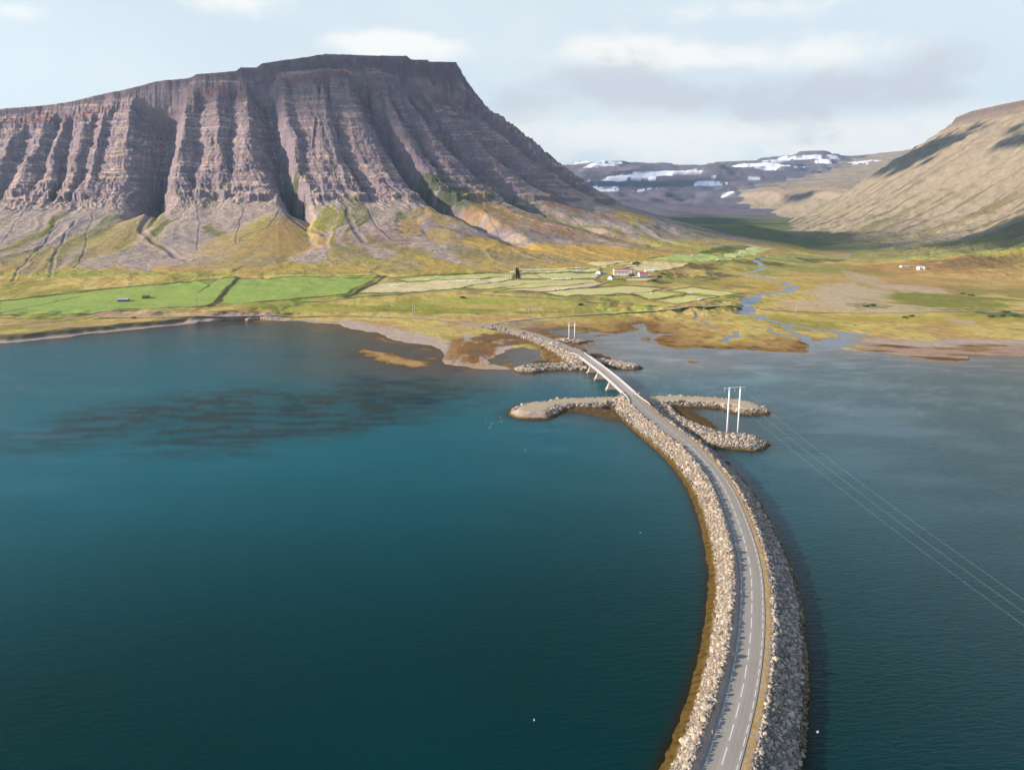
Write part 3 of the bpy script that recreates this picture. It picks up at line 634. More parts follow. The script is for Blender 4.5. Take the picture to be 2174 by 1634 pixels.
mb(875,485,40,14,c_(158,108,88),.7,0,1.1,15); mb(1000,508,40,10,c_(160,112,80),.5,0,1.1,16); mb(1090,470,80,26,c_(172,134,88),.6,.6,1.1,17); mb(1060,450,60,24,c_(172,144,86),.7,.6,.9,18); mb(1180,490,80,22,c_(172,132,88),.55,.6,1.1,19); mb(1230,445,60,12,c_(176,128,78),.7,.6,.8,20); mb(1335,462,42,14,c_(192,166,90),.95,0,.5,21); mb(930,470,60,40,c_(196,166,88),.7,0,.8,22); mb(800,505,60,16,c_(150,112,98),.5,0,1.1,23); mb(1150,525,180,14,c_(204,168,86),.9,0,.4,24); mb(1290,500,90,16,c_(180,150,92),.6,.5,.9,25); mb(1440,520,90,9,c_(184,176,84),.8,.2,.5,26); mb(1240,535,240,18,c_(206,172,88),.9,0,.3,27); mb(1160,500,90,8,c_(146,134,132),.7,.8,.6,28)
mb(1040,500,110,8,c_(150,140,140),.8,1.2,.5,29); mb(1255,485,60,10,c_(130,116,116),.6,.8,.8,30)
lm(CHm*.55*sstep(0.2, .8, CHm), c_(112, 106, 114)); lm(np.exp(-((CHm-.35)/.15)**2)*.25, c_(184, 166, 150))
grn = (sstep(960, 1000, Dm)*(1-sstep(1060, 1100, Dm))*(CX+FPX*Xm/Ym < 900)); lm(grn*.7*sstep(-.3, .3, n_c+.2), c_(150, 168, 74))
cm *= (1.10)
m_ = on*(1-sstep(1090, 1180, Dm))
m_ = m_*(FID[mm] < 0)
C[mm] += (cm-C[mm])*m_[..., None]
# --- right mountain, nose, far plateau
rs = slice(n0, NR); Xr = GX[rs]; Yr = GY[rs]; Dr = DR[rs]; Sr = SLP[rs]; Rg = REG[rs]
# streaks follow the fall line
sx = fbm(Yr/40, Dr/700, 4, 401); sy = fbm(Yr/110, Dr/900, 3, 405); sz = fbm(Xr/30, Yr/40, 4, 409)
cr_ = np.zeros(Dr.shape+(3,), F32)+c_(192, 178, 148)
def lr(m_, col):
    global cr_
    cr_ += (np.asarray(col, F32)-cr_)*np.clip(m_, 0, 1)[..., None]
lr(sstep(-.1, .6, sx), c_(176, 160, 134)); lr(sstep(.1, .6, sz)*.35, c_(156, 134, 118)); lr(sstep(.1, .5, sy+sx*.4)*sstep(430, 650, Dr)*.8, c_(146, 138, 88)); lr(sstep(0.25, .5, sx+sz*.3)*sstep(350, 520, Dr)*.6, c_(118, 116, 78))
gf = sstep(-120, 120, Dr-880+sx*160+sy*120); lr(gf*.9, c_(168, 170, 98)); lr(gf*sstep(0, .4, sx)*.6, c_(190, 172, 112)); lr((1-sstep(20, 90, Dr))*sstep(-4, 4, Dr)*.7, c_(136, 118, 112)); lr((1-sstep(-6, 4, Dr)), c_(150, 134, 118)); lr(sstep(1.1, 1.6, Sr)*.6, c_(120, 106, 102)); lr(sstep(1050, 1300, Dr)*.8, c_(186, 168, 96))
cr_ *= .80
C[rs] += (cr_-C[rs])*(((Rg == 2)*(1-sstep(1150, 1300, Dr))))[..., None]
fm_ = (Rg == 3); cf = np.zeros(Dr.shape+(3,), F32)+c_(128, 120, 128)
def lf(m_, col):
    global cf
    cf += (np.asarray(col, F32)-cf)*np.clip(m_, 0, 1)[..., None]
f1 = fbm(Xr/300, Yr/500, 4, 421); f2 = fbm(Xr/90, Yr/200, 4, 425)
Dn = DN[rs]
lf(sstep(-.1, .4, f1), c_(110, 110, 124)); lf(sstep(.1, .5, f2)*.5, c_(144, 132, 132)); nm = (ZN[rs] >= Z[rs]-.02)
lf(nm*1.0, c_(176, 160, 134)); lf(nm*sstep(0, .5, f2)*.5, c_(150, 140, 100)); lf(nm*sstep(.9, 1.4, Sr)*.7, c_(112, 98, 100)); lf(nm*sstep(350, 600, Dn+f2*150)*.85, c_(142, 142, 90)); lf(sstep(.9, 1.5, Sr)*.6*(~nm), c_(92, 86, 96))
grv = (1-sstep(4300, 5200, Yr+f2*200))*(~nm); lf(grv*.9, c_(120, 130, 82)); 
C[rs] += (cf-C[rs])*fm_[..., None]
vf = (Rg == 0)*sstep(1900, 2300, Yr); C[rs] += (c_(124, 132, 78)*(1+.15*f2[..., None])-C[rs])*vf[..., None]
# snow patches
nsn = int(np.searchsorted(Yrow, 3700)); Xs = GX[nsn:]; Ys = GY[nsn:]
SNOW = np.zeros(Xs.shape, F32)
for px, py, rx, ry in [(1275,404,26,6),(1320,401,6,3),(1366,403,15,6),(1300,375,50,4),(1400,372,60,7),(1340,374,40,3),(1225,377,24,3),(1210,356,30,3),(1290,352,50,3),(1440,355,40,3),(1505,395,28,4),(1512,380,26,3),(1625,350,62,7),(1560,345,30,4),(1690,335,60,8),(1600,338,40,4),(1600,381,12,5),(1545,413,12,4),(1655,381,26,4),(1750,345,14,6),(1830,344,20,5),(1385,345,60,3),(1480,344,40,3),(1670,322,50,7),(1230,345,60,2),(1770,337,12,3),(1120,500,1,1)]:
    h = hit(px, py)
    if h[1] < 3700: continue
    SNOW = np.maximum(SNOW, blob(Xs, Ys, px, py, rx*1.25, ry*.6, 0, .8, int(px)))
C[nsn:] += (np.array([.74, .76, .80], F32)-C[nsn:])*(sstep(.2, .42, SNOW)*(REG[nsn:] >= 2))[..., None]
C *= (1+.10*fbm(GX/5, GY/7, 3, 501))[..., None]
C = np.clip(C, .01, .9)

# ------------------------------------------------------------------ meshes from the grid
def np_mesh(name, V, Fq, smooth=True):
    me = bpy.data.meshes.new(name); nf, k = Fq.shape
    me.vertices.add(len(V)); me.vertices.foreach_set('co', np.ascontiguousarray(V, F32).ravel())
    me.loops.add(nf*k); me.loops.foreach_set('vertex_index', np.ascontiguousarray(Fq, np.int32).ravel())
    me.polygons.add(nf); me.polygons.foreach_set('loop_start', np.arange(0, nf*k, k, dtype=np.int32))
    try: me.polygons.foreach_set('loop_total', np.full(nf, k, np.int32))
    except Exception: pass
    me.polygons.foreach_set('use_smooth', np.full(nf, smooth, bool))
    me.update(calc_edges=True)
    return me
def set_col(me, arr, nm='Col'):
    a = me.color_attributes.new(nm, 'FLOAT_COLOR', 'POINT')
    c4 = np.ones((len(arr), 4), F32); c4[:, :arr.shape[1]] = arr; a.data.foreach_set('color', c4.ravel())
def set_val(me, nm, arr):
    a = me.attributes.new(nm, 'FLOAT', 'POINT'); a.data.foreach_set('value', np.ascontiguousarray(arr, F32).ravel())
def link(o, parent=None):
    COL.objects.link(o)
    if parent is not None: o.parent = parent
    return o
def structure(o): o['kind'] = 'structure'; return o

def terrain_mat(name, bump=1.0, var=.22, sc=1.0):
    m = bpy.data.materials.new(name); m.use_nodes = True; t = NT(m.node_tree); t.n.clear()
    at = t.new('ShaderNodeAttribute', attribute_name='Col').outputs['Color']
    geo = t.new('ShaderNodeNewGeometry').outputs['Position']
    n1 = t.noise(geo, .9*sc, 6, .65); n2 = t.noise(geo, .12*sc, 5, .6)
    v = t.m('ADD', t.m('MULTIPLY', t.m('SUBTRACT', n1, .5), var*2), t.m('MULTIPLY', t.m('SUBTRACT', n2, .5), var*2.2))
    g_ = t.m('ADD', v, 1.0)
    vm = t.new('ShaderNodeVectorMath', operation='SCALE'); t.put(vm.inputs[0], at); t.put(vm.inputs['Scale'], g_)
    b = t.new('ShaderNodeBump'); b.inputs['Strength'].default_value = .55*bump; b.inputs['Distance'].default_value = 1.6/sc; t.put(b.inputs['Height'], t.m('ADD', t.m('MULTIPLY', n1, .5), n2))
    p = t.new('ShaderNodeBsdfPrincipled'); t.put(p.inputs['Base Color'], vm.outputs[0]); p.inputs['Roughness'].default_value = 1.0; p.inputs['Specular IOR Level'].default_value = .08
    t.l.new(b.outputs[0], p.inputs['Normal']); o = t.new('ShaderNodeOutputMaterial'); t.l.new(p.outputs[0], o.inputs[0]); return m
M_GROUND = terrain_mat('ground_grass', 1.0, .26, .6); M_ROCK = terrain_mat('mountain_rock', 1.4, .30, .35); M_FAR = terrain_mat('far_rock', 1.0, .2, .12); M_FIELD = terrain_mat('mown_field', .5, .12)

def water_mat(name, ripple=1.0):
    m = bpy.data.materials.new(name); m.use_nodes = True; t = NT(m.node_tree); t.n.clear()
    at = t.new('ShaderNodeAttribute', attribute_name='Col').outputs['Color']
    rg_ = t.new('ShaderNodeAttribute', attribute_name='calm').outputs['Fac']
    geo = t.new('ShaderNodeNewGeometry').outputs['Position']
    mp = t.new('ShaderNodeMapping'); t.put(mp.inputs[0], geo); mp.inputs['Rotation'].default_value = (0, 0, R(-22)); mp.inputs['Scale'].default_value = (.38, 1.15, 1.0)
    mv = mp.outputs[0]
    a = t.noise(mv, .62, 3, .6, .6); b_ = t.noise(mv, 1.9, 3, .6, .3); c = t.noise(mv, .11, 4, .6, .5)
    h = t.m('ADD', t.m('MULTIPLY', a, 1.0), t.m('ADD', t.m('MULTIPLY', b_, .34), t.m('MULTIPLY', c, .55)))
    b = t.new('ShaderNodeBump'); t.put(b.inputs['Strength'], t.m('MULTIPLY', t.m('SUBTRACT', 1.0, t.m('MULTIPLY', rg_, .75)), .55*ripple)); b.inputs['Distance'].default_value = .55; t.put(b.inputs['Height'], h)
    p = t.new('ShaderNodeBsdfPrincipled'); t.put(p.inputs['Base Color'], at); p.inputs['IOR'].default_value = 1.33; t.put(p.inputs['Specular IOR Level'], t.new('ShaderNodeAttribute', attribute_name='sheen').outputs['Fac']); p.inputs['Specular Tint'].default_value = (.38, .82, 1.0, 1)
    t.put(p.inputs['Roughness'], t.m('SUBTRACT', .16, t.m('MULTIPLY', rg_, .08)))
    t.l.new(b.outputs[0], p.inputs['Normal']); o = t.new('ShaderNodeOutputMaterial'); t.l.new(p.outputs[0], o.inputs[0]); return m
M_WATER = water_mat('fjord_water')

idx = np.arange(NR*NA, dtype=np.int32).reshape(NR, NA)
quads = np.stack([idx[:-1, :-1], idx[:-1, 1:], idx[1:, 1:], idx[1:, :-1]], -1).reshape(-1, 4)
V = np.stack([GX, GY, Z], -1).reshape(-1, 3); Cf = C.reshape(-1, 3)
fr_ = REG[:-1, :-1].reshape(-1).astype(np.int32).copy()
ff = FID[:-1, :-1].reshape(-1); fr_ = np.where((ff >= 0), 100+ff, fr_)
rv = RIV.reshape(-1)
keep = np.ones(len(quads), bool)
deep = (Z < -3.0); keep &= ~(deep[:-1, :-1] & deep[1:, 1:]).reshape(-1)
# hidden back of the plateau is kept coarse by leaving it out far behind the rim
hid = ((D < -260) & (GY > 2600) & (GY < 3600)) 
def emit(name, fm, mat):
    f = quads[fm & keep]
    if not len(f): return None
    used = np.unique(f); remap = np.zeros(len(V), np.int32); remap[used] = np.arange(len(used), dtype=np.int32)
    me = np_mesh(name, V[used], remap[f]); set_col(me, Cf[used]); me.materials.append(mat)
    o = bpy.data.objects.new(name, me); link(o); return structure(o)
emit('ground', fr_ == 0, M_GROUND); emit('mountain', fr_ == 1, M_ROCK); emit('mountain_slope', fr_ == 2, M_ROCK); emit('far_mountains', fr_ == 3, M_FAR)
for fi, (fn, pl, col) in enumerate(fields): emit(fn, fr_ == 100+fi, M_FIELD)

# ------------------------------------------------------------------ causeway, breakwater arms, islets
cl_px = [(1470,1810,5.5),(1512,1690,5.5),(1531.6,1625.7,5.5),(1552,1560.6,5.5),(1569,1500,5.5),(1580,1450,5.5),(1588,1399,5.5),(1594,1356,5.5),(1596.7,1288,5.5),(1596.3,1240,5.5),(1593,1204.4,5.5),(1585.6,1167.6,5.5),(1576.4,1134.6,5.5),(1565.4,1101.6,5.5),
 (1552.6,1068.5,5.5),(1536,1033.6,5.5),(1515.8,1002.4,5.5),(1490,973,5.5),(1464,945,5.5),(1417,908,5.6),(1373,873,6.2),(1342.6,843,7.0),(1293,798,7.6),(1243,760,7.0),(1204.6,738,5.6),(1160,719,4.8),(1119,705.5,4.2),(1077.6,696,3.6),(1050,691.7,3.2),(1020,689.5,2.8),(976,684,2.6)]
CLw = [(*P(a, b, z), z) for a, b, z in cl_px]
def catmull(p, step):
    p = [np.array(q, float) for q in p]; p = [2*p[0]-p[1]]+p+[2*p[-1]-p[-2]]; o = []
    for i in range(1, len(p)-2):
        n = max(2, int(np.linalg.norm(p[i+1][:2]-p[i][:2])/step))
        for k in range(n):
            t = k/n; o.append(.5*((2*p[i])+(p[i+1]-p[i-1])*t+(2*p[i-1]-5*p[i]+4*p[i+1]-p[i+2])*t*t+(3*p[i]-p[i-1]-3*p[i+1]+p[i+2])*t**3))
    o.append(p[-2]); return np.array(o)
CLs = catmull(CLw, 4.0)
for _ in range(5): CLs[1:-1] = (CLs[:-2]+CLs[2:])*.25+CLs[1:-1]*.5
BR0 = np.array([*P(1338, 838, 7.0), 7.0]); BR1 = np.array([*P(1238, 757, 7.0), 7.0])
def nearest(p): return int(np.argmin(np.hypot(CLs[:, 0]-p[0], CLs[:, 1]-p[1])))
iB0, iB1 = nearest(BR0), nearest(BR1)
CLn = CLs[:iB0+1]; CLf = CLs[iB1:]
oL = np.array([0,3.6,4.3,5.2,6.1,8,9.8,10.5,13.9,15.5,30], F32); zL = np.array([1,1,1,1.19,1.20,.70,.24,.10,-.04,-.35,-3.0], F32)
zLf = np.array([1,1,1,1,.93,.62,.34,.22,-.02,-.14,-1.4], F32)
oR = np.array([0,3.6,5.2,6.2,8,11,14.5,16.0,17.5,24], F32); zR = np.array([1,1,.99,.97,.72,.42,.07,-.12,-.6,-2.0], F32)
def cause_part(X, Y, line, near):
    d, par, sg = seg_dist(X, Y, [(p[0], p[1]) for p in line])
    k = np.clip(par.astype(np.int32), 0, len(line)-2); f = par-k; z0 = (line[k, 2]*(1-f)+line[k+1, 2]*f).astype(F32)
    left = np.interp(d, oL, zL if near else zLf).astype(F32)*z0; right = np.interp(d, oR, zR).astype(F32)*z0
    if near:   # the berm fades out towards the bridge head
        fade = sstep(405, 350, Y); base = np.interp(d, oL, zLf).astype(F32)*z0; left = left*fade+base*(1-fade)
    return np.where(sg >= 0, left, right), d*np.where(sg >= 0, 1, -1), par
arms = [([(1325,850),(1270,853),(1210,854),(1150,862)], 5, 5, 3.0, .42), ([(1150,864),(1132,872)], 8, 8, 3.2, .42), ([(1235,866),(1325,882)], 4, 6, .6, .12), ([(1180,872),(1240,864)], 2, 2, .5, .15),
        ([(1372,851),(1430,849),(1500,851),(1560,856),(1588,866)], 5, 6, 3.0, .42), ([(1396,860),(1420,884),(1455,903),(1495,918)], 3, 5, 2.0, .34), ([(1490,918),(1525,930)], 5, 6, 1.4, .2), ([(1535,931),(1578,935)], 6, 6, 3.6, .5), ([(1440,868),(1470,885),(1500,905)], 2, 2, .35, .08),
        ([(1232,777),(1190,777),(1150,779),(1122,782)], 4, 4, 3.4, .40), ([(1150,768),(1195,772)], 3, 3, .5, .1), ([(1262,765),(1300,770),(1336,777)], 4, 4, 2.6, .36), ([(1195,722),(1226,724)], 4, 4, 2.4, .45), ([(1190,727),(1250,724)], 3, 2, .35, .1), ([(1262,752),(1300,768)], 2, 2, .4, .1)]
ARM = []
for pl, ra, rb, h, s_ in arms: ARM.append(([P(a, b, h*.5) for a, b in pl], ra, rb, h, s_))
def cause_z(X, Y):
    zn_, on_, pn_ = cause_part(X, Y, CLn, True); zf_, of_, pf_ = cause_part(X, Y, CLf, False)
    z = np.maximum(zn_, zf_); off = np.where(np.abs(on_) < np.abs(of_), on_, of_); zc = z.copy()
    za = np.full(z.shape, -20, F32)
    for pts, ra, rb, h, s_ in ARM:
        d, par, _ = seg_dist(X, Y, pts); r = ra+(rb-ra)*par/max(1, len(pts)-1)
        q = d-r+fbm(X/9, Y/9, 2, 600)*1.2
        zz_ = np.where(q <= 0, h, h-q*s_); zz_ = np.where(zz_ < 0, zz_*.55, zz_); za = np.maximum(za, zz_)
    return np.maximum(z, za), off, za > zc
cxs = np.arange(-60, 192, .95, dtype=F32); cys = np.concatenate([np.arange(92, 420, .85), np.arange(420, 960, 1.25)]).astype(F32)
CXg, CYg = np.meshgrid(cxs, cys)
cz, coff, carm = cause_z(CXg, CYg)
near_any = cz > -2.2
# thin the far end into the land
tz_all = lambda X, Y: None
def tgrid(X, Y, G):
    a = np.clip((X/Y-Arow[0])/(Arow[1]-Arow[0]), 0, NA-1.01); j = a.astype(np.int32); e = a-j
    i = np.clip(np.searchsorted(Yrow, Y).astype(np.int32)-1, 0, NR-2); f = np.clip((Y-Yrow[i])/(Yrow[i+1]-Yrow[i]), 0, 1)
    return (G[i, j]*(1-e)+G[i, j+1]*e)*(1-f)+(G[i+1, j]*(1-e)+G[i+1, j+1]*e)*f
rgh = fbm(CXg/1.6, CYg/1.6, 3, 610)
road_zone = (np.abs(coff) < 4.4) & ~carm
top_zone = carm & (cz > 2.2)
lowz = (cz < .9)&(cz > -1); cz2 = cz+np.where(road_zone, -.05, np.where(lowz, fbm(CXg/6, CYg/6, 3, 615)*.10+rgh*.04, rgh*np.where(top_zone, .06, .22)*(cz > -1)))
cc = np.zeros(cz.shape+(3,), F32)+c_(196, 178, 158)
def lc(m_, col):
    global cc
    cc += (np.asarray(col, F32)-cc)*np.clip(m_, 0, 1).astype(F32)[..., None]
lc((coff > 5.0)*1.0*~carm, c_(206, 190, 168)*.55); lc((coff < -5.6)*1.0*~carm, c_(176, 166, 156)*.5)  # same rock both sides; the right bank's shade is put into its colour
lc((np.abs(coff) < 5.6)*1.0*~carm, c_(196, 180, 160)); lc((coff < -3.5)*(coff > -5.4)*~carm*sstep(-.2, .4, fbm(CXg/2, CYg/4, 3, 620)), c_(206, 170, 96))
lc((coff < -3.5)*(coff > -5.0)*~carm*.6, c_(206, 172, 108)); lc(top_zone, c_(204, 188, 158)); lc(carm*(cz < 1.2)*(cz > .25), c_(196, 176, 150))
wn = fbm(CXg/3, CYg/3, 3, 625)
weed = sstep(1.0, .55, cz+wn*.25)*(1-sstep(.0, 1.0, (coff > 400)*1.0)); lc(weed, c_(122, 98, 46)); lc(weed*sstep(0, .5, fbm(CXg/1.2, CYg/1.2, 2, 628)), c_(82, 68, 34)); lc(weed*(CYg > 430)*.6, c_(96, 76, 44)); lc(weed*(coff < 0)*(coff > -30)*~carm*.8, c_(46, 44, 36))
lc(sstep(-.2, -1.4, cz), c_(60, 66, 44))
cc = np.clip(cc*(1+.12*fbm(CXg/1.1, CYg/1.1, 2, 630))[..., None], .01, .9)
ny, nx = cz.shape; ci = np.arange(ny*nx, dtype=np.int32).reshape(ny, nx)
cq = np.stack([ci[:-1, :-1], ci[:-1, 1:], ci[1:, 1:], ci[1:, :-1]], -1).reshape(-1, 4)
kp = near_any[:-1, :-1].reshape(-1); cq = cq[kp]; used = np.unique(cq); rm = np.zeros(ny*nx, np.int32); rm[used] = np.arange(len(used), dtype=np.int32)
cv = np.stack([CXg, CYg, cz2], -1).reshape(-1, 3)[used]
me = np_mesh('causeway', cv, rm[cq]); set_col(me, cc.reshape(-1, 3)[used]); M_BANK = terrain_mat('riprap_bank', 1.0, .22, 2.2); me.materials.append(M_BANK)
structure(link(bpy.data.objects.new('causeway', me)))

# ------------------------------------------------------------------ water
NW = 1300; Aw = np.linspace(-1.0, 1.0, NW).astype(F32)
Yw = np.concatenate([inv_rows(60, 590, 560), inv_rows(590, 1010, 330), [1010.0]]).astype(F32)
WY = np.repeat(Yw[:, None], NW, 1); WX = WY*Aw[None, :]
bed = np.full(WX.shape, -9, F32)
i0 = int(np.searchsorted(Yw, 590)); bed[i0:] = tgrid(WX[i0:], WY[i0:], SEAZ)
nearb = bed[i0][None, :]; fade_ = (590-WY[:i0])*.03; bed[:i0] = np.maximum(-9, nearb-fade_)
m_ = (WX > -60) & (WX < 200); czw = np.full(WX.shape, -20, F32); czw[m_] = cause_z(WX[m_], WY[m_])[0]
bed = np.maximum(bed, czw)
dep = np.maximum(0, -bed)
shal = np.exp(-dep/1.35)
wc = np.zeros(WX.shape+(3,), F32)
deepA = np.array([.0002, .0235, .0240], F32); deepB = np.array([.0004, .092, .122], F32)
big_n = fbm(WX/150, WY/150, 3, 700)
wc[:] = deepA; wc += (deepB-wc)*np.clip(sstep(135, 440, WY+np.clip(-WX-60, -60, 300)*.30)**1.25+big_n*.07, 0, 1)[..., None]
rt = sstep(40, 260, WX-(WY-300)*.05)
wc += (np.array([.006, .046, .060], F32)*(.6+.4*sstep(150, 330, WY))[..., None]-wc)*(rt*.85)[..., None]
sh_col = c_(112, 92, 78)*.62; nearw = sstep(560, 470, WY)[..., None]; sh_col = sh_col*(1-nearw)+(c_(80, 76, 44)*.34)*nearw; sh_n = fbm(WX/28, WY/40, 3, 705)
wc += (sh_col*(1+.25*sh_n[..., None])-wc)*shal[..., None]
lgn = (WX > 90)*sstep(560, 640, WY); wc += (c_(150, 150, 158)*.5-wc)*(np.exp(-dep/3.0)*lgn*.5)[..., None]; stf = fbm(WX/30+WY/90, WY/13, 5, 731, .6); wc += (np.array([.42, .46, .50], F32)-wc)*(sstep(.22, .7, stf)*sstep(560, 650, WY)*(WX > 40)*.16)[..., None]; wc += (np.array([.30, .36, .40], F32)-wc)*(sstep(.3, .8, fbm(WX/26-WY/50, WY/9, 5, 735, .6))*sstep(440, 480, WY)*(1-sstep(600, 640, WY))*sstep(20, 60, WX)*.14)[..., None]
kel = [(20,925),(100,895),(200,868),(330,845),(500,818),(640,826),(760,805),(900,797),(1010,806),(1030,822),(1000,845),(930,875),(860,900),(740,925),(600,945),(420,962),(300,948),(290,925),(170,945),(90,950)]
kp_ = sdf(WX+fbm(WX/50, WY/50, 2, 711)*14, WY+fbm(WX/50, WY/50, 2, 713)*14, PP(kel))
kn = fbm(WX/34+WY/90, WY/9-WX/60, 5, 715, .62); km = sstep(-34, 30, kp_)*(.42+.58*sstep(-.35, .50, kn+.12*sstep(0, 60, kp_)+.15*sstep(-50, 60, WX+50)))*sstep(-.9, -.1, kn+kp_/40)
wc += (np.array([.004, .022, .024], F32)-wc)*(km*.88)[..., None]
bn = sstep(.0, .4, fbm(WX/40, WY/30, 3, 719))*sstep(-10, 30, kp_)*sstep(-220, -80, WX); wc += (c_(70, 72, 72)*.5-wc)*(bn*.35)[..., None]
calm = np.clip(.25+.9*fbm(WX/60+WY/400, WY/34, 4, 721)+.25*shal, 0, 1)*sstep(150, 400, WY)
calm = np.clip(np.maximum(calm, shal*.8), 0, 1)
wi = np.arange(WX.size, dtype=np.int32).reshape(WX.shape)
wq = np.stack([wi[:-1, :-1], wi[:-1, 1:], wi[1:, 1:], wi[1:, :-1]], -1).reshape(-1, 4)
dry = bed > 1.0; kw = ~(dry[:-1, :-1] & dry[1:, 1:]).reshape(-1); wq = wq[kw]
wv_ = np.stack([WX, WY, np.zeros_like(WX)], -1).reshape(-1, 3)
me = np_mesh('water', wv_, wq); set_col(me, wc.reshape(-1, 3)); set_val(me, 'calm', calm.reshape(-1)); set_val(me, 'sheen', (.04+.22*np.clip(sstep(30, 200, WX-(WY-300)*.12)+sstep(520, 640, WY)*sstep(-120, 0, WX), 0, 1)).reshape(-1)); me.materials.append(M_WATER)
structure(link(bpy.data.objects.new('water', me)))
# rivers: their own water surface laid just over the bed
M_RIVER = water_mat('river_water', .6)
rm_ = (RIV > .25); rm_[:-1] |= rm_[1:]; rm_[1:] |= rm_[:-1]; rm_[:, 1:] |= rm_[:, :-1]; rm_[:, :-1] |= rm_[:, 1:]
rk = (rm_[:-1, :-1] & rm_[1:, 1:]).reshape(-1); rq = quads[rk]; used = np.unique(rq); remap = np.zeros(len(V), np.int32); remap[used] = np.arange(len(used), dtype=np.int32)
RZ = np.where(S > 0, Z+RIV*.35-.17, 0.02).reshape(-1); rvv = V[used].copy(); rvv[:, 2] = RZ[used]
me = np_mesh('river', rvv, remap[rq]); set_col(me, np.tile(c_(120, 136, 156)*.5, (len(used), 1))); set_val(me, 'calm', np.full(len(used), .5)); set_val(me, 'sheen', np.full(len(used), .4)); me.materials.append(M_RIVER)
structure(link(bpy.data.objects.new('river', me)))

# ------------------------------------------------------------------ haze
def simple_mat(name, rgb, rough=.7, metal=0.0, var=.12, scale=3.0, spec=.3):
    m = bpy.data.materials.new(name); m.use_nodes = True; t = NT(m.node_tree); t.n.clear()
    geo = t.new('ShaderNodeTexCoord').outputs['Object']; n_ = t.noise(geo, scale, 5, .6)
    v = t.m('ADD', 1.0, t.m('MULTIPLY', t.m('SUBTRACT', n_, .5), var*2)); vm = t.new('ShaderNodeVectorMath', operation='SCALE')
    vm.inputs[0].default_value = tuple(rgb); t.put(vm.inputs['Scale'], v)
    p = t.new('ShaderNodeBsdfPrincipled'); t.put(p.inputs['Base Color'], vm.outputs[0]); p.inputs['Roughness'].default_value = rough; p.inputs['Metallic'].default_value = metal; p.inputs['Specular IOR Level'].default_value = spec
    o = t.new('ShaderNodeOutputMaterial'); t.l.new(p.outputs[0], o.inputs[0]); return m
hm = bpy.data.materials.new('haze'); hm.use_nodes = True; t = NT(hm.node_tree); t.n.clear()
pv = t.new('ShaderNodeVolumePrincipled'); pv.inputs['Density'].default_value = HAZE_D; pv.inputs['Color'].default_value = (.52, .76, 1.0, 1); pv.inputs['Anisotropy'].default_value = .2
o_ = t.new('ShaderNodeOutputMaterial'); t.l.new(pv.outputs[0], o_.inputs['Volume'])
def box_mesh(name, lo, hi):
    x0, y0, z0 = lo; x1, y1, z1 = hi
    v = [(x0,y0,z0),(x1,y0,z0),(x1,y1,z0),(x0,y1,z0),(x0,y0,z1),(x1,y0,z1),(x1,y1,z1),(x0,y1,z1)]
    f = [(0,3,2,1),(4,5,6,7),(0,1,5,4),(1,2,6,5),(2,3,7,6),(3,0,4,7)]
    m = bpy.data.meshes.new(name); m.from_pydata(v, [], f); return m
hz = bpy.data.objects.new('haze', box_mesh('haze', (-9500, -400, -12.0), (9500, 12000, 1400))); hz.data.materials.append(hm); link(hz); hz['kind'] = 'stuff'

# ------------------------------------------------------------------ object helpers
def tag(o, label, cat, group=None, kind=None):
    if label: o['label'] = label
    if cat: o['category'] = cat
    if group: o['group'] = group
    if kind: o['kind'] = kind
    return o
def empty(name, loc, label, cat, group=None, rz=0.0):
    o = bpy.data.objects.new(name, None); COL.objects.link(o); o.location = loc; o.rotation_euler = (0, 0, rz); o.empty_display_size = 1
    return tag(o, label, cat, group)
class MB:
    def __init__(s): s.v = []; s.f = []; s.c = []
    def add(s, v, f): n = len(s.v); s.v += [tuple(q) for q in v]; s.f += [tuple(i+n for i in q) for q in f]; return s
    def box(s, c, d, rz=0.0, taper=1.0):
        x, y, z = d[0]/2, d[1]/2, d[2]/2; ca, sa = math.cos(rz), math.sin(rz); vv = []
        for k in (-1, 1):
            t = 1 if k < 0 else taper
            for a, b in ((-1,-1),(1,-1),(1,1),(-1,1)): vv.append((c[0]+a*x*t*ca-b*y*t*sa, c[1]+a*x*t*sa+b*y*t*ca, c[2]+k*z))
        return s.add(vv, [(3,2,1,0),(4,5,6,7),(0,1,5,4),(1,2,6,5),(2,3,7,6),(3,0,4,7)])
    def tube(s, p, q, r0, r1=None, n=8):
        r1 = r0 if r1 is None else r1; p = Vector(p); q = Vector(q); d = (q-p).normalized(); a = d.orthogonal().normalized(); b = d.cross(a)
        vv = []
        for k in range(n):
            t = 2*math.pi*k/n; o = a*math.cos(t)+b*math.sin(t); vv += [p+o*r0, q+o*r1]
        return s.add(vv, [(2*k, 2*((k+1) % n), 2*((k+1) % n)+1, 2*k+1) for k in range(n)]+[tuple(2*k for k in range(n))[::-1], tuple(2*k+1 for k in range(n))])
    def build(s, name, mat, parent=None, smooth=False, label=None):
        m = bpy.data.meshes.new(name); m.from_pydata(s.v, [], s.f); m.materials.append(mat)
        if smooth: m.polygons.foreach_set('use_smooth', [True]*len(m.polygons))
        o = bpy.data.objects.new(name, m); link(o, parent)
        if label: o['label'] = label
        return o
def copy_tree(o, parent=None):
    c = o.copy(); COL.objects.link(c); c.parent = parent
    for ch in list(o.children): copy_tree(ch, c)
    return c
LC = lambda r, g_, b: tuple(float(q) for q in c_(r, g_, b))
M_CONC = simple_mat('pale_concrete', LC(218, 208, 190), .85, 0, .12, .8); M_CONCD = simple_mat('stained_concrete', LC(176, 160, 136), .9, 0, .2, .7)
M_ASPH = simple_mat('worn_asphalt', LC(186, 174, 160), .9, 0, .09, .35); M_PAINT = simple_mat('road_paint', (.62, .62, .58), .8, 0, .25, 2.0)
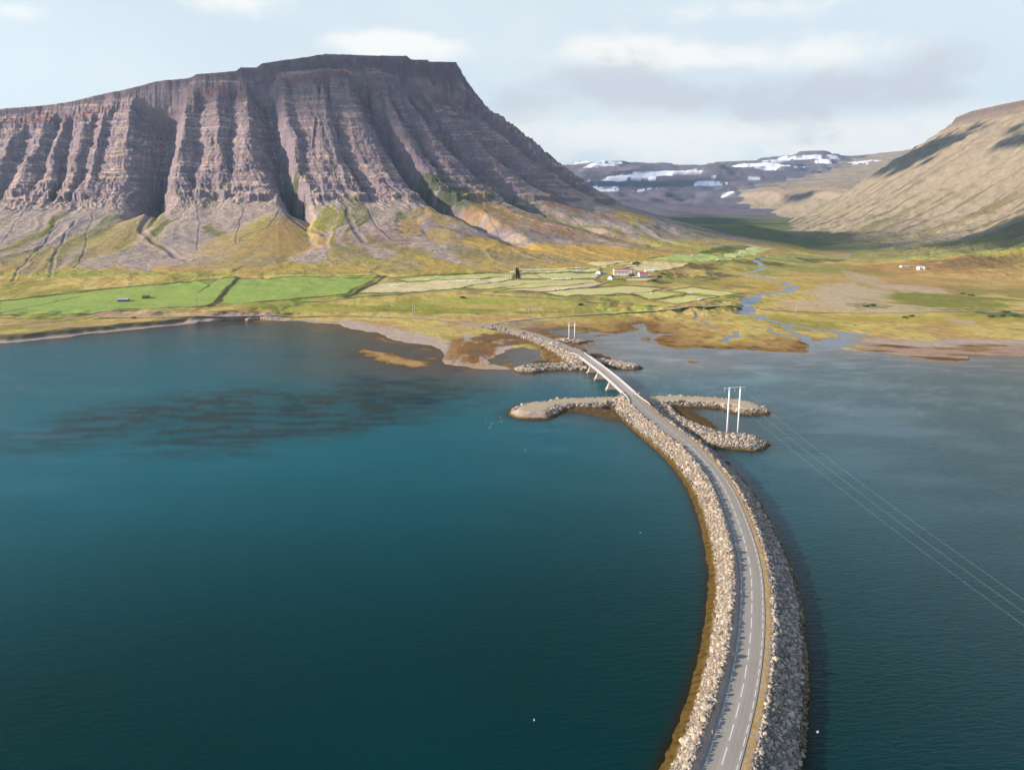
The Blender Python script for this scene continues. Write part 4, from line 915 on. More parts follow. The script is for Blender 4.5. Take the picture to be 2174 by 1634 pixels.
M_STEEL = simple_mat('galvanised_steel', (.82, .84, .86), .5, .0, .06, 1); M_WOOD = simple_mat('weathered_pole_wood', LC(206, 200, 176), .8, 0, .15, 2)
M_GLASSI = simple_mat('insulator_glass', (.35, .42, .42), .25, 0, .05, 1, .5); M_WIRE = simple_mat('aluminium_wire', (.42, .48, .50), .5, .2, .02, 1)
M_GRAV = simple_mat('gravel_road', LC(204, 184, 164), .95, 0, .14, .25)
M_WHITE = simple_mat('white_wall', (.78, .78, .75), .7, 0, .05, .5); M_RED = simple_mat('red_roof', (.42, .07, .06), .6, 0, .12, .6); M_DKRED = simple_mat('maroon_roof', (.14, .05, .06), .6, 0, .1, .6); M_GREY = simple_mat('grey_cladding', (.36, .36, .35), .7, 0, .2, .6)
M_DARK = simple_mat('dark_glass', (.03, .035, .04), .2, 0, .05, 1, .5); M_BALE = simple_mat('white_bale_wrap', (.80, .80, .74), .45, 0, .06, 2); M_TYRE = simple_mat('tyre_rubber', (.02, .02, .02), .8); M_CARW = simple_mat('white_car_paint', (.75, .75, .74), .3, 0, .02, 1, .5); M_CARR = simple_mat('dull_red_paint', (.25, .06, .05), .4, 0, .05, 1, .5)
M_YEL = simple_mat('yellow_plastic', (.75, .42, .04), .5, 0, .05, 2); M_LOG = simple_mat('bleached_wood', (.6, .56, .5), .8); M_STONE = simple_mat('dark_field_stone', (.10, .095, .09), .9, 0, .3, 1); M_TURF = simple_mat('brown_turf', (.17, .12, .08), .95, 0, .3, 1)
M_GULL = simple_mat('gull_feather', (.85, .85, .85), .7, 0, .03, 4); M_GULLG = simple_mat('gull_grey_wing', (.45, .47, .50), .7, 0, .05, 4); M_BEAK = simple_mat('gull_beak', (.7, .45, .05), .5)
M_LIGHT = simple_mat('lamp_lens', (.8, .8, .75), .2, 0, .02, 1, .5); M_BARK = simple_mat('tree_bark', (.10, .075, .06), .9, 0, .3, 4)

# ------------------------------------------------------------------ boulders
def ico():
    bm = bmesh.new(); bmesh.ops.create_icosphere(bm, subdivisions=1, radius=1.0); bm.verts.ensure_lookup_table()
    v = np.array([q.co[:] for q in bm.verts], F32); f = np.array([[q.index for q in fc.verts] for fc in bm.faces], np.int32); bm.free(); return v, f
IV, IF = ico()
VAR = []
for k in range(14):
    v = IV.copy(); v = v/np.maximum(np.abs(v).max(1, keepdims=True), .001)*.55+v*.45      # towards a blocky boulder
    v *= (1+rng.uniform(-.22, .22, (len(v), 1))); v *= rng.uniform(.65, 1.15, (1, 3)); VAR.append(v.astype(F32))
pts_r = []
def scatter(x0, x1, y0, y1, sp):
    gx, gy = np.meshgrid(np.arange(x0, x1, sp), np.arange(y0, y1, sp)); gx = (gx+rng.uniform(-.42, .42, gx.shape)*sp).astype(F32).ravel(); gy = (gy+rng.uniform(-.42, .42, gy.shape)*sp).astype(F32).ravel()
    z, off, arm = cause_z(gx, gy)
    ok = (z > .12) & (~arm) & (((off > 4.9) & (z > .55+.25*rng.random(z.shape))) | ((off < -5.7) & (z > .15))) & (np.abs(off) < 22) & ~((gy > 700) & (off > 0) & (rng.random(z.shape) < .5)) & (gy < 860) & ~((gy > 690) & (off < 0))
    ok |= arm & (z > .35) & ((z < 2.35) & (z > .75) | (z > 3.3)) 
    for a, b, c in ((1555, 933, 13), (1212, 722, 11)):
        px_, py_ = P(a, b, 2); ok |= (np.hypot(gx-px_, gy-py_) < c) & (z > .5)
    gx, gy, z = gx[ok], gy[ok], z[ok]; pts_r.append(np.stack([gx, gy, z, np.full(len(gx), sp), off[ok]], -1))
scatter(30, 160, 95, 300, .66); scatter(20, 150, 300, 470, .92); scatter(-40, 175, 470, 760, 1.25); scatter(-40, 60, 760, 860, 1.5)
RK = np.concatenate(pts_r); order = np.argsort(RK[:, 1]); RK = RK[order]
dcam = RK[:, :3]-np.array([0, 0, HCAM]); dpt = dcam[:, 1]*math.cos(TH)-dcam[:, 2]*math.sin(TH); vup = dcam[:, 1]*math.sin(TH)+dcam[:, 2]*math.cos(TH)
pyr = CY-FPX*vup/dpt; vis = (pyr < 1630) & (RK[:, 4] > -400)
near_idx = set(np.nonzero(vis)[0][:300].tolist())
def rotm(n):
    q = rng.normal(size=(n, 4)); q /= np.linalg.norm(q, axis=1, keepdims=True); w_, x, y, z = q.T
    return np.stack([1-2*(y*y+z*z), 2*(x*y-z*w_), 2*(x*z+y*w_), 2*(x*y+z*w_), 1-2*(x*x+z*z), 2*(y*z-x*w_), 2*(x*z-y*w_), 2*(y*z+x*w_), 1-2*(x*x+y*y)], -1).reshape(n, 3, 3)
nR = len(RK); rad = RK[:, 3]*np.clip(rng.lognormal(-.50, .40, nR), .30, 1.5); kinds = rng.integers(0, 14, nR); RM = rotm(nR)
tone = rng.normal(1.0, .16, nR); stone_a = c_(216, 204, 180)*.84; stone_b = c_(184, 175, 166)*.66; stone_c = c_(198, 178, 150)*.74; mixn = rng.random(nR)
rc = np.where(mixn[:, None] < .55, stone_a, np.where(mixn[:, None] < .85, stone_b, stone_c))*np.clip(tone, .55, 1.35)[:, None]
low_ = RK[:, 2] < 1.0; rc[low_] *= .55; rc[low_] *= np.array([1.0, .92, .75]); vl = rng.random(nR) < .03; rc[vl] *= 1.35
mass = np.array([i not in near_idx for i in range(nR)])
VV = []; FFv = []; CCv = []; base_i = 0
for k in range(14):
    ii = np.nonzero(mass & (kinds == k))[0]
    if not len(ii): continue
    v = np.einsum('nij,vj->nvi', RM[ii], VAR[k])*rad[ii][:, None, None]*np.array([1, 1, .8])
    v += np.stack([RK[ii, 0], RK[ii, 1], RK[ii, 2]+rad[ii]*.12], -1)[:, None, :]
    n = len(ii); VV.append(v.reshape(-1, 3)); FFv.append((IF[None]+(np.arange(n)*len(IV)+base_i)[:, None, None]).reshape(-1, 3)); CCv.append(np.repeat(rc[ii], len(IV), 0)); base_i += n*len(IV)
M_ROCKS = terrain_mat('boulder_stone', .6, .22, 3.0)
me = np_mesh('riprap_rocks', np.concatenate(VV), np.concatenate(FFv), False); set_col(me, np.concatenate(CCv)); me.materials.append(M_ROCKS)
o = link(bpy.data.objects.new('riprap_rocks', me)); tag(o, 'thousands of pale and grey boulders armouring the causeway banks and breakwaters', 'rocks', None, 'stuff')
# the 300 boulders nearest the camera stand alone (shared meshes, four tones)
BM = {}
for k in range(14):
    for tn in range(3):
        me = np_mesh('boulder', VAR[k], IF, False); set_col(me, np.tile([stone_a, stone_b, stone_c][tn], (len(IV), 1))); me.materials.append(M_ROCKS); BM[(k, tn)] = me
for i in sorted(near_idx):
    right = RK[i, 4] < 0; tn = 0 if mixn[i] < .55 else (1 if mixn[i] < .85 else 2)
    o = bpy.data.objects.new('boulder', BM[(int(kinds[i]), tn)]); COL.objects.link(o)
    o.location = (RK[i, 0], RK[i, 1], RK[i, 2]+rad[i]*.12); o.scale = (rad[i], rad[i], rad[i]*.85); o.rotation_euler = (rng.uniform(-.6, .6), rng.uniform(-.6, .6), rng.uniform(0, 6.3))
    if right: tag(o, 'shaded dark boulder at the lowest end of the bank right of the road', 'boulder', 'shaded boulders nearest the camera')
    else: tag(o, 'sunlit pale boulder at the lowest end of the bank left of the road', 'boulder', 'sunlit boulders nearest the camera')

# ------------------------------------------------------------------ road and markings
def ribbon(name, line, oa, ob, dz, mat, i0=0, i1=None, dash=None):
    """strip between two offsets (left positive) of a centre line; dash=(on, off) in metres"""
    L = np.array(line)[i0:i1]; T = np.gradient(L[:, :2], axis=0); T /= np.linalg.norm(T, axis=1, keepdims=True)+1e-9; N = np.stack([-T[:, 1], T[:, 0]], -1)
    a = np.concatenate([L[:, :2]+N*ob, L[:, 2:3]+dz], 1); b = np.concatenate([L[:, :2]+N*oa, L[:, 2:3]+dz], 1)
    s_ = np.concatenate([[0], np.cumsum(np.linalg.norm(np.diff(L[:, :2], axis=0), axis=1))]); m = MB()
    if dash is None:
        v = [tuple(p) for p in a]+[tuple(p) for p in b]; n = len(a); m.add(v, [(k, k+n, k+n+1, k+1) for k in range(n-1)])
    else:
        t = 0.0
        while t+dash[0] < s_[-1]:
            ts = np.linspace(t, t+dash[0], 3); pa = [np.array([np.interp(q, s_, a[:, j]) for j in range(3)]) for q in ts]; pb = [np.array([np.interp(q, s_, b[:, j]) for j in range(3)]) for q in ts]
            m.add(pa+pb, [(0, 3, 4, 1), (1, 4, 5, 2)]); t += dash[0]+dash[1]
    return m.build(name, mat)
iend = len(CLs)
M_ROAD = terrain_mat('worn_asphalt_surface', .12, .07, 1.6)
def road_mesh(name, line, i0, i1, dz=.06):
    L = np.array(line)[i0:i1]; T = np.gradient(L[:, :2], axis=0); T /= np.linalg.norm(T, axis=1, keepdims=True); N = np.stack([-T[:, 1], T[:, 0]], -1)
    of = np.array([3.5, 3.25, 2.7, 2.35, 1.9, 1.5, 1.05, .6, 0, -.6, -1.05, -1.5, -1.9, -2.35, -2.7, -3.25, -3.5]); tn = np.array([1.12, 1.04, 1.0, .90, .88, .98, .92, 1.0, 1.05, 1.0, .90, .97, .88, .91, 1.0, 1.03, 1.14])
    s_ = np.concatenate([[0], np.cumsum(np.linalg.norm(np.diff(L[:, :2], axis=0), axis=1))]); n = len(of); m_ = len(L)
    vv = np.stack([L[:, 0:1]+N[:, 0:1]*of, L[:, 1:2]+N[:, 1:2]*of, np.repeat(L[:, 2:3]+dz, n, 1)], -1).reshape(-1, 3)
    ix = np.arange(m_*n).reshape(m_, n); q = np.stack([ix[:-1, :-1], ix[1:, :-1], ix[1:, 1:], ix[:-1, 1:]], -1).reshape(-1, 4)
    ns_ = fbm(np.repeat(s_[:, None], n, 1)/9, np.repeat(of[None], m_, 0)/1.2, 3, 640)
    col = c_(182, 176, 162)[None, None]*(tn[None]*(1+.07*ns_))[..., None]
    me = np_mesh(name, vv, q); set_col(me, col.reshape(-1, 3)); me.materials.append(M_ROAD); return structure(link(bpy.data.objects.new(name, me)))
road_mesh('road', CLs, 0, iB0+1); road_mesh('road', CLs, iB1, iend)
cut1 = int(np.argmin(np.abs(CLs[:, 1]-330))); cutA = nearest(np.array(P(1464, 945, 5.5)))
structure(ribbon('road_marking', CLs, -.10, .13, .075, M_PAINT, 0, cutA, (6.0, 2.6))); structure(ribbon('road_marking', CLs, -3.12, -2.94, .075, M_PAINT, 0, cutA, (3.2, 1.6))); structure(ribbon('road_marking', CLs, 2.94, 3.1, .075, M_PAINT, 0, cutA, (3.2, 1.6)))
structure(ribbon('road_marking', CLs, -.07, .07, .075, M_PAINT, cutA, iB0, (3, 6)))
structure(ribbon('road_marking', CLs, -1.9, 1.7, .078, M_PAINT, cutA, cutA+2, (.5, 30)))

# ------------------------------------------------------------------ bridge
seg = CLs[iB0:iB1+1]; mid = seg[len(seg)//2]
bt = seg[-1, :2]-seg[0, :2]; bt = bt/np.linalg.norm(bt); bang = math.atan2(bt[1], bt[0]); bn_ = np.array([-bt[1], bt[0]])
br = empty('bridge', (float(mid[0]), float(mid[1]), 0), 'pale concrete road bridge on wedge piers spanning the gap in the causeway', 'bridge')
inv = (-float(mid[0]), -float(mid[1]))
def prof(offs, line=None):
    """extrude a closed (offset, dz) profile along the bridge line, local to the bridge origin"""
    L = seg if line is None else line; T = np.gradient(L[:, :2], axis=0); T /= np.linalg.norm(T, axis=1, keepdims=True); N = np.stack([-T[:, 1], T[:, 0]], -1); m = MB(); v = []; n = len(offs)
    for k in range(len(L)):
        for o_, dz in offs: v.append((L[k, 0]+N[k, 0]*o_+inv[0], L[k, 1]+N[k, 1]*o_+inv[1], L[k, 2]+dz))
    f = [(k*n+j, k*n+(j+1) % n, (k+1)*n+(j+1) % n, (k+1)*n+j) for k in range(len(L)-1) for j in range(n)]+[tuple(range(n))[::-1], tuple((len(L)-1)*n+j for j in range(n))]
    m.add(v, f); return m
seg = np.array([[np.interp(q, np.arange(len(seg)), seg[:, j]) for j in range(3)] for q in np.linspace(0, len(seg)-1, 40)])
prof([(4.3,.0),(4.3,-.45),(2.6,-.6),(2.3,-1.7),(-2.3,-1.7),(-2.6,-.6),(-4.3,-.45),(-4.3,.0)]).build('deck', M_CONC, br)
prof([(3.4,.06),(3.4,.01),(-3.4,.01),(-3.4,.06)]).build('road_surface', simple_mat('bridge_asphalt', LC(196, 186, 174), .9, 0, .1, .5), br)
for s_ in (1, -1):
    k1 = prof([(s_*4.25,.28),(s_*4.25,.003),(s_*3.75,.003),(s_*3.75,.28)]).build('kerb', M_CONC, br)
    rl = MB(); L = seg; T = np.gradient(L[:, :2], axis=0); T /= np.linalg.norm(T, axis=1, keepdims=True); N = np.stack([-T[:, 1], T[:, 0]], -1)
    pts = [(L[k, 0]+N[k, 0]*4.05*s_+inv[0], L[k, 1]+N[k, 1]*4.05*s_+inv[1], L[k, 2]) for k in range(len(L))]
    for k in range(len(pts)-1):
        for hz_, rr_ in ((1.25, .09), (.85, .06), (.55, .05)): rl.tube((pts[k][0], pts[k][1], pts[k][2]+hz_), (pts[k+1][0], pts[k+1][1], pts[k+1][2]+hz_), rr_, n=6)
    for k in range(0, len(pts)): rl.box((pts[k][0], pts[k][1], pts[k][2]+.75), (.14, .14, 1.0), bang)
    rl.build('railing', M_STEEL, br)
    # flared guard rails leading off both ends
    for end, sgn in ((0, -1), (-1, 1)):
        g_ = MB(); b0 = pts[end]; tt = T[end]*sgn; nn = N[end]*s_; prev = None
        for q in np.linspace(0, 1, 9):
            p = (b0[0]+tt[0]*24*q+nn[0]*(-.3+2.4*q*q), b0[1]+tt[1]*24*q+nn[1]*(-.3+2.4*q*q), b0[2]-1.0*q*q)
            if prev: g_.tube((prev[0], prev[1], prev[2]+.85), (p[0], p[1], p[2]+.85), .16, n=6)
            g_.box((p[0], p[1], p[2]+.2), (.14, .14, 1.3), bang); prev = p
        g_.build('guard_rail', M_STEEL, br)
for px, py in ((1237, 793), (1264, 805), (1294, 829)):
    w_ = P(px, py, 0); k = int(np.argmin(np.hypot(seg[:, 0]-w_[0], seg[:, 1]-w_[1]))); c = seg[k]; lx, ly = c[0]+inv[0], c[1]+inv[1]; top = c[2]-1.7
    pm = MB(); ca, sa = bt; 
    def wedge(m, hw0, hw1, t0, t1, z0, z1):
        v = []
        for z, hw, th in ((z0, hw0, t0), (z1, hw1, t1)):
            for a, b in ((-1,-1),(1,-1),(1,1),(-1,1)):
                v.append((lx+bt[0]*a*th+bn_[0]*b*hw, ly+bt[1]*a*th+bn_[1]*b*hw, z))
        m.add(v, [(3,2,1,0),(4,5,6,7),(0,1,5,4),(1,2,6,5),(2,3,7,6),(3,0,4,7)])
    wedge(pm, 4.4, 2.6, 1.9, .55, 1.1, top); p_ = pm.build('pier', M_CONC, br)
    fm_ = MB(); wedge(fm_, 5.4, 4.9, 3.0, 2.6, -6, 1.1); fm_.build('footing', M_CONCD, p_)
for end, sg_ in ((0, -1), (-1, 1)):
    c = seg[end]; a_ = MB(); ax, ay = c[0]+inv[0], c[1]+inv[1]; a_.box((ax, ay, c[2]-3.4), (1.6, 8.4, 5.6), bang)
    for s_ in (1, -1): a_.box((ax+bt[0]*sg_*2.2+bn_[0]*s_*4.25, ay+bt[1]*sg_*2.2+bn_[1]*s_*4.25, c[2]-2.4), (4.4, .4, 4.2), bang)
    a_.build('abutment', M_CONC, br)

# ------------------------------------------------------------------ far roads as ribbons laid on the ground
def ground_line(pl, step=14):
    w3 = [spot(a, b) for a, b in pl]; L = catmull(w3, step)
    for k in range(len(L)): L[k, 2] = max(zat(L[k, 0], L[k, 1]), .4)
    for _ in range(2): L[1:-1, 2] = np.maximum(L[1:-1, 2], (L[:-2, 2]+L[2:, 2])/2)
    return L
gr1 = ground_line([(985,685.5),(940,681),(910,678),(838,675),(755,671.5),(700,671),(600,671),(451,672),(330,674),(250,675),(160,676)]); structure(ribbon('road', gr1, -3.2, 3.2, .35, M_ASPH))
gr2 = ground_line([(1040,690),(1060,685),(1110,679),(1170,674),(1250,668),(1330,663),(1420,657),(1500,653.5),(1575,654.5)]); structure(ribbon('road', gr2, -3.4, 3.4, .45, M_GRAV))
gr3 = ground_line([(1612,656),(1680,661),(1750,663.5),(1830,665),(1920,664),(2000,661),(2080,660),(2174,659),(2300,657)]); structure(ribbon('road', gr3, -3.2, 3.2, .4, M_GRAV))
for pl in ([(690,640),(730,633),(800,628),(860,624),(920,619),(950,618)],[(950,618),(985,621),(1050,627),(1150,632),(1240,640),(1330,643),(1400,650),(1460,652)],[(640,640),(690,640)],[(160,676),(80,685),(0,692)],[(210,662),(240,660),(300,657.5),(380,656)],[(1240,612),(1270,604),(1290,597)]):
    structure(ribbon('track', ground_line(pl), -2.0, 2.0, .3, M_GRAV))

# ------------------------------------------------------------------ power line
PG = 'double pole power pylons'
def pylon(base_l, base_r, top, r0, mat, label, arm=1.3, nm='power_pylon', brace=False, group=PG, name_parts=True):
    cx_, cy_ = (base_l[0]+base_r[0])/2, (base_l[1]+base_r[1])/2; z0 = min(base_l[2], base_r[2])
    a_ = math.atan2(base_r[1]-base_l[1], base_r[0]-base_l[0]); hw = math.hypot(base_r[0]-base_l[0], base_r[1]-base_l[1])/2; H_ = top-z0
    e = empty(nm, (cx_, cy_, z0), label, 'pylon', group, a_)
    for s_ in (-1, 1): MB().tube((s_*hw, 0, -.6), (s_*hw, 0, H_), r0, r0*.72, 12).build('pole', mat, e, True)
    L_ = hw*(1+arm); m = MB(); m.box((0, 0, H_-.35), (2*L_, .24, .26))
    if brace:
        m.box((0, 0, H_-.02), (2*hw+.6, .14, .14))
        for s_ in (-1, 1): m.tube((s_*hw, 0, H_-2.1), (s_*L_*.93, 0, H_-.4), .07, n=6)
    m.build('crossarm', mat, e)
    for s_ in (-1, 0, 1):
        x = s_*L_*.93; i_ = MB()
        for k in range(7): i_.tube((x, 0, H_-.55-k*.26), (x, 0, H_-.67-k*.26), .17, .17, 8)
        i_.tube((x, 0, H_-.4), (x, 0, H_-2.4), .04, n=6); i_.build('insulator', M_GLASSI, e)
    ca, sa = math.cos(a_), math.sin(a_)
    return [Vector((cx_+ca*s_*L_*.93, cy_+sa*s_*L_*.93, z0+H_-2.4)) for s_ in (-1, 0, 1)]
def topz(px, py, Y): return PY(px, py, Y)[2]
bl_ = (*P(1543.5, 918, 3.4), 3.4); br_ = (*P(1566.5, 916, 3.4), 3.4)
A1 = pylon(bl_, br_, topz(1548, 822, bl_[1]), .5, M_STEEL, 'tall white two-poled pylon on the rocky islet beside the near causeway', 1.0, brace=True)
b2 = (*P(1207.8, 721, 2.4), 2.4); c2_ = (*P(1219.8, 720, 2.4), 2.4)
A2 = pylon(b2, c2_, topz(1208, 684.5, b2[1]), .45, M_STEEL, 'white two-poled pylon on the small islet beyond the bridge', .6, brace=True)
land_p = [((1114.5,672),(1122.5,670.5),650,'wooden pylon on the meadow above the road fork'),((1131,668),(1138,667),650.5,'fainter wooden pylon just behind the one above the road fork'),((877,671),(881.5,670),644,'wooden pylon standing in the marsh left of the road fork'),((628,669.5),(632.5,669),650,'wooden pylon by the shore road below the lush bank'),
          ((415,654.5),(419.5,654.5),633.6,'wooden pylon at the lower edge of the green field, right of the two sheds'),((223,658),(227.5,658),640.5,'wooden pylon in the green field left of the two sheds'),((54,659.5),(57,659.5),642.5,'leftmost wooden pylon, at the far left of the green field'),((1492.5,671),(1495,670.8),652.5,'slender wooden pylon on the flats left of the little river bridge'),((1688,667),(1691,667),650,'slender wooden pylon on the flats right of the little river bridge')]
heads = []
for a, b, ty, lab in land_p:
    pa, pb = spot(*a), spot(*b); pb = (pb[0], pa[1]+(pb[1]-pa[1])*.2, pa[2])
    heads.append(pylon(pa, pb, topz(a[0], ty, pa[1]), .30, M_WOOD, lab, .8))
def wire(a, b, sag, label, r=.035, n=40):
    m = MB(); a = Vector(a); b = Vector(b); o0 = Vector(a); prev = None
    for k in range(n+1):
        t = k/n; p = a.lerp(b, t)-Vector((0, 0, sag*4*t*(1-t)))-o0
        if prev is not None: m.tube(prev, p, r, n=4)
        prev = p
    o = m.build('power_cable', M_WIRE, None); o.location = o0; return tag(o, label, 'cable', 'power cables')
nxt = [Vector((146+3.4*k, -40, 24.0)) for k in (-1, 0, 1)]
for k, lab in enumerate(('lowest of the three cables running from the near pylon off the right edge', 'middle of the three cables running from the near pylon off the right edge', 'highest of the three cables running from the near pylon off the right edge')):
    wire(A1[k], nxt[k], 9.0, lab, .012, 60)
for k, lab in enumerate(('left cable between the two islet pylons across the channel', 'middle cable between the two islet pylons across the channel', 'right cable between the two islet pylons across the channel')):
    wire(A1[k], A2[k], 6.0, lab, .006)

# ------------------------------------------------------------------ markers, signs, vehicles, log
cl2 = lambda y: CLs[int(np.argmin(np.abs(CLs[:, 1]-y)))]
for i, (px, py) in enumerate([(1512,1557),(1557,1391),(1573,1259),(1561,1159),(1539,1079)]):
    x, y = P(px, py, 5.6); near_txt = ['nearest the camera', 'second from the camera', 'third from the camera', 'fourth from the camera', 'farthest from the camera'][i]
    e = empty('marker_post', (x, y, 5.4), f'yellow-banded white roadside marker post, {near_txt} on the left verge', 'marker post', 'marker posts on the left verge')
    MB().box((0, 0, .55), (.16, .10, 1.1), 0, .8).build('post', M_WHITE, e); MB().box((0, 0, .98), (.24, .14, .34)).build('reflector', M_YEL, e)
for px, py, lab in ((1443.6, 940, 'yellow warning sign left of the road before the bridge'), (1485.8, 940, 'yellow warning sign right of the road before the bridge')):
    x, y = P(px, py, 5.4); e = empty('road_sign', (x, y, 5.2), lab, 'road sign', 'yellow signs before the bridge')
    MB().tube((0, 0, 0), (0, 0, 2.3), .05, n=8).build('post', M_STEEL, e)
    p_ = MB(); pts = [(-.55, .75), (.55, .75), (.55, 1.7), (0, 2.3), (-.55, 1.7)]; v = [(a, -.09, b) for a, b in pts]+[(a, -.06, b) for a, b in pts]
    p_.add(v, [(0,1,2,3,4), (9,8,7,6,5)]+[(k, k+5, (k+1) % 5+5, (k+1) % 5) for k in range(5)]); p_.build('sign_panel', M_YEL, e)
def car(loc, rz, body_m, label, scale=1.0, roof_m=None, name='parked_car', cat='car'):
    e = empty(name, loc, label, cat, None, rz); e.scale = (scale,)*3
    prof_ = [(-2.15,.42),(-2.2,.85),(-1.9,1.0),(-.95,1.02),(.55,1.02),(1.6,.92),(2.15,.75),(2.2,.42)]
    m = MB(); n = len(prof_); v = [(x, -.86, z) for x, z in prof_]+[(x, .86, z) for x, z in prof_]; m.add(v, [tuple(range(n)), tuple(range(2*n-1, n-1, -1))]+[(k, k+n, (k+1) % n+n, (k+1) % n) for k in range(n)]); m.build('body', body_m, e)
    cab = MB(); cp = [(-1.85,1.0),(-1.5,1.5),(.1,1.54),(.95,1.0)]; v = [(x, -.76+(.12 if z > 1.2 else 0), z) for x, z in cp]+[(x, .76-(.12 if z > 1.2 else 0), z) for x, z in cp]; cab.add(v, [(0,1,2,3),(7,6,5,4)]+[(k, k+4, (k+1) % 4+4, (k+1) % 4) for k in range(4)]); cab.build('window', M_DARK, e)
    MB().box((-.7, 0, 1.555), (1.55, 1.26, .06)).build('roof', roof_m or body_m, e)
    for sx in (-1.35, 1.35):
        for sy in (-.86, .86): MB().tube((sx, sy-.11, .34), (sx, sy+.11, .34), .34, n=14).build('wheel', M_TYRE, e)
    for sy in (-.6, .6): MB().box((2.18, sy, .72), (.08, .3, .16)).build('headlight', M_LIGHT, e)
    return e
x, y = P(1172, 731, 5.0); k = int(np.argmin(np.hypot(CLs[:, 0]-x, CLs[:, 1]-y))); T_ = CLs[k+1]-CLs[k-1]; rz_ = math.atan2(T_[1], T_[0]); nn_ = np.array([-T_[1], T_[0]])/math.hypot(T_[0], T_[1])
car((float(CLs[k, 0]+nn_[0]*1.5), float(CLs[k, 1]+nn_[1]*1.5), float(CLs[k, 2])+.07), rz_+math.pi, M_CARW, 'white car driving along the far causeway just past the bridge', 1.05, None, 'car')
x, y, z = spot(285, 675.5); car((x, y, z+.3), .1, M_CARR, 'dull red vehicle with white roof on the shore track at the left', 1.15, M_CARW, 'car')
x, y = P(1675, 1333, 2.2); z_, o__, a__ = cause_z(np.array([x], F32), np.array([y], F32)); lg = MB(); lg.tube((-.9, .35, 0), (.2, -.02, .05), .13, .11, 8); lg.tube((.2, -.02, .05), (1.0, -.45, .02), .11, .07, 8); lg.tube((.3, -.05, .08), (.55, .1, .3), .05, .03, 6)
o = lg.build('driftwood_log', M_LOG); o.location = (x, y, float(z_[0])+.75); tag(o, 'bleached driftwood log lying on the shaded boulders right of the road', 'driftwood')

# ------------------------------------------------------------------ farm buildings
def house(name, px, py, L, Wd, hw, hr, rz, wall, roof, label, win=3, door=True, chim=False, cat='house', eave=.35, group=None, winside=-1):
    x, y, z = spot(px, py); e = empty(name, (x, y, z-.3), label, cat, group, rz)
    m = MB(); a, b = L/2, Wd/2; m.add([(-a,-b,0),(a,-b,0),(a,b,0),(-a,b,0),(-a,-b,hw),(a,-b,hw),(a,b,hw),(-a,b,hw),(-a,0,hw+hr),(a,0,hw+hr)], [(0,1,5,4),(2,3,7,6),(1,2,6,9,5),(3,0,4,8,7),(3,2,1,0)]); m.build('wall', wall, e)
    r = MB(); ea = a+eave; s_ = hr/b; eb = b+eave; zb = hw-eave*s_+.06; t_ = .18
    r.add([(-ea,-eb,zb),(ea,-eb,zb),(ea,0,hw+hr+.06),(-ea,0,hw+hr+.06),(ea,eb,zb),(-ea,eb,zb),(-ea,-eb,zb+t_),(ea,-eb,zb+t_),(ea,0,hw+hr+.06+t_),(-ea,0,hw+hr+.06+t_),(ea,eb,zb+t_),(-ea,eb,zb+t_)], [(6,7,8,9),(9,8,10,11),(0,3,2,1),(3,5,4,2),(0,1,7,6),(4,5,11,10),(0,6,9,3),(3,9,11,5),(1,2,8,7),(2,4,10,8)]); ro = r.build('roof', roof, e)
    if chim: MB().box((a*.3, 0, hw+hr+.5), (.7, .7, 1.2)).build('chimney', wall, ro)
    for k in range(win):
        xx = -a+L*(k+.5+.0)/win
        w1 = MB().box((xx, -b-.02, hw*.55), (min(1.2, L/win*.5), .06, min(1.1, hw*.4))).build('window', M_DARK, e)
    if door: MB().box((a+.02, 0, min(1.1, hw*.45)), (.06, 1.3, min(2.2, hw*.85))).build('door', M_GREY, e)
    MB().box((-a-.02, 0, hw*.55), (.06, 1.1, min(1.0, hw*.35))).build('window', M_DARK, e)
    return e
house('barn', 1324, 579, 34, 12, 5.8, 1.2, .02, M_WHITE, M_RED, 'long white barn with red roof at the back of the farmyard', 6, True, cat='barn')
house('barn', 1318, 584, 24, 9, 4.8, .9, -.02, M_WHITE, M_RED, 'white barn wing with shallow red roof in front of the long barn', 4, True, cat='barn')
house('farmhouse', 1365, 587, 15, 8, 5.4, 1.7, .25, M_WHITE, M_RED, 'white farmhouse with red roof right of the dark garden trees', 4, True, True)
house('farmhouse', 1297, 593, 10, 7.5, 3.6, 3.4, 1.1, M_WHITE, M_DKRED, 'small white gabled house with maroon roof in front of the barns', 2, True, True)
house('farmhouse', 1271, 582, 8, 7.5, 4.0, 2.8, 1.2, M_WHITE, M_GREY, 'white gabled house at the left end of the farmyard', 2, True)
house('shed', 1281, 582, 9, 6, 3.0, 1.2, .1, M_GREY, M_GREY, 'low grey shed joined to the leftmost farmhouse', 2, True, cat='shed')
house('shed', 1379, 577.5, 16, 6, 2.8, 1.2, .05, M_WHITE, M_WHITE, 'low long white shed behind the red-roofed farmhouse', 3, True, cat='shed')
house('shed', 1389, 578, 3.2, 2.6, 2.0, .7, .3, M_WHITE, M_GREY, 'tiny white hut right of the low long white shed', 1, False, cat='shed')
house('shed', 1268.5, 583.5, 5, 3.5, 1.9, .8, .1, M_WHITE, M_WHITE, 'tiny white lean-to left of the leftmost farmhouse', 1, False, cat='shed')
house('stone_shed', 262, 639, 13, 6, 2.3, 1.6, .12, M_STONE, M_GREY, 'larger grey stone shed in the green field, the left one of two', 3, True, cat='shed', group='old sheds in the green field')
house('stone_shed', 310, 632.5, 8.5, 5.5, 2.4, 1.6, .2, M_STONE, M_TURF, 'smaller stone shed with brown turf roof in the green field, the right one of two', 2, True, cat='shed', group='old sheds in the green field')
house('cottage', 1952, 572, 8, 7, 4.2, 2.4, .4, M_WHITE, M_WHITE, 'white cottage standing on the brown heath at the right, left of its twin', 2, True)
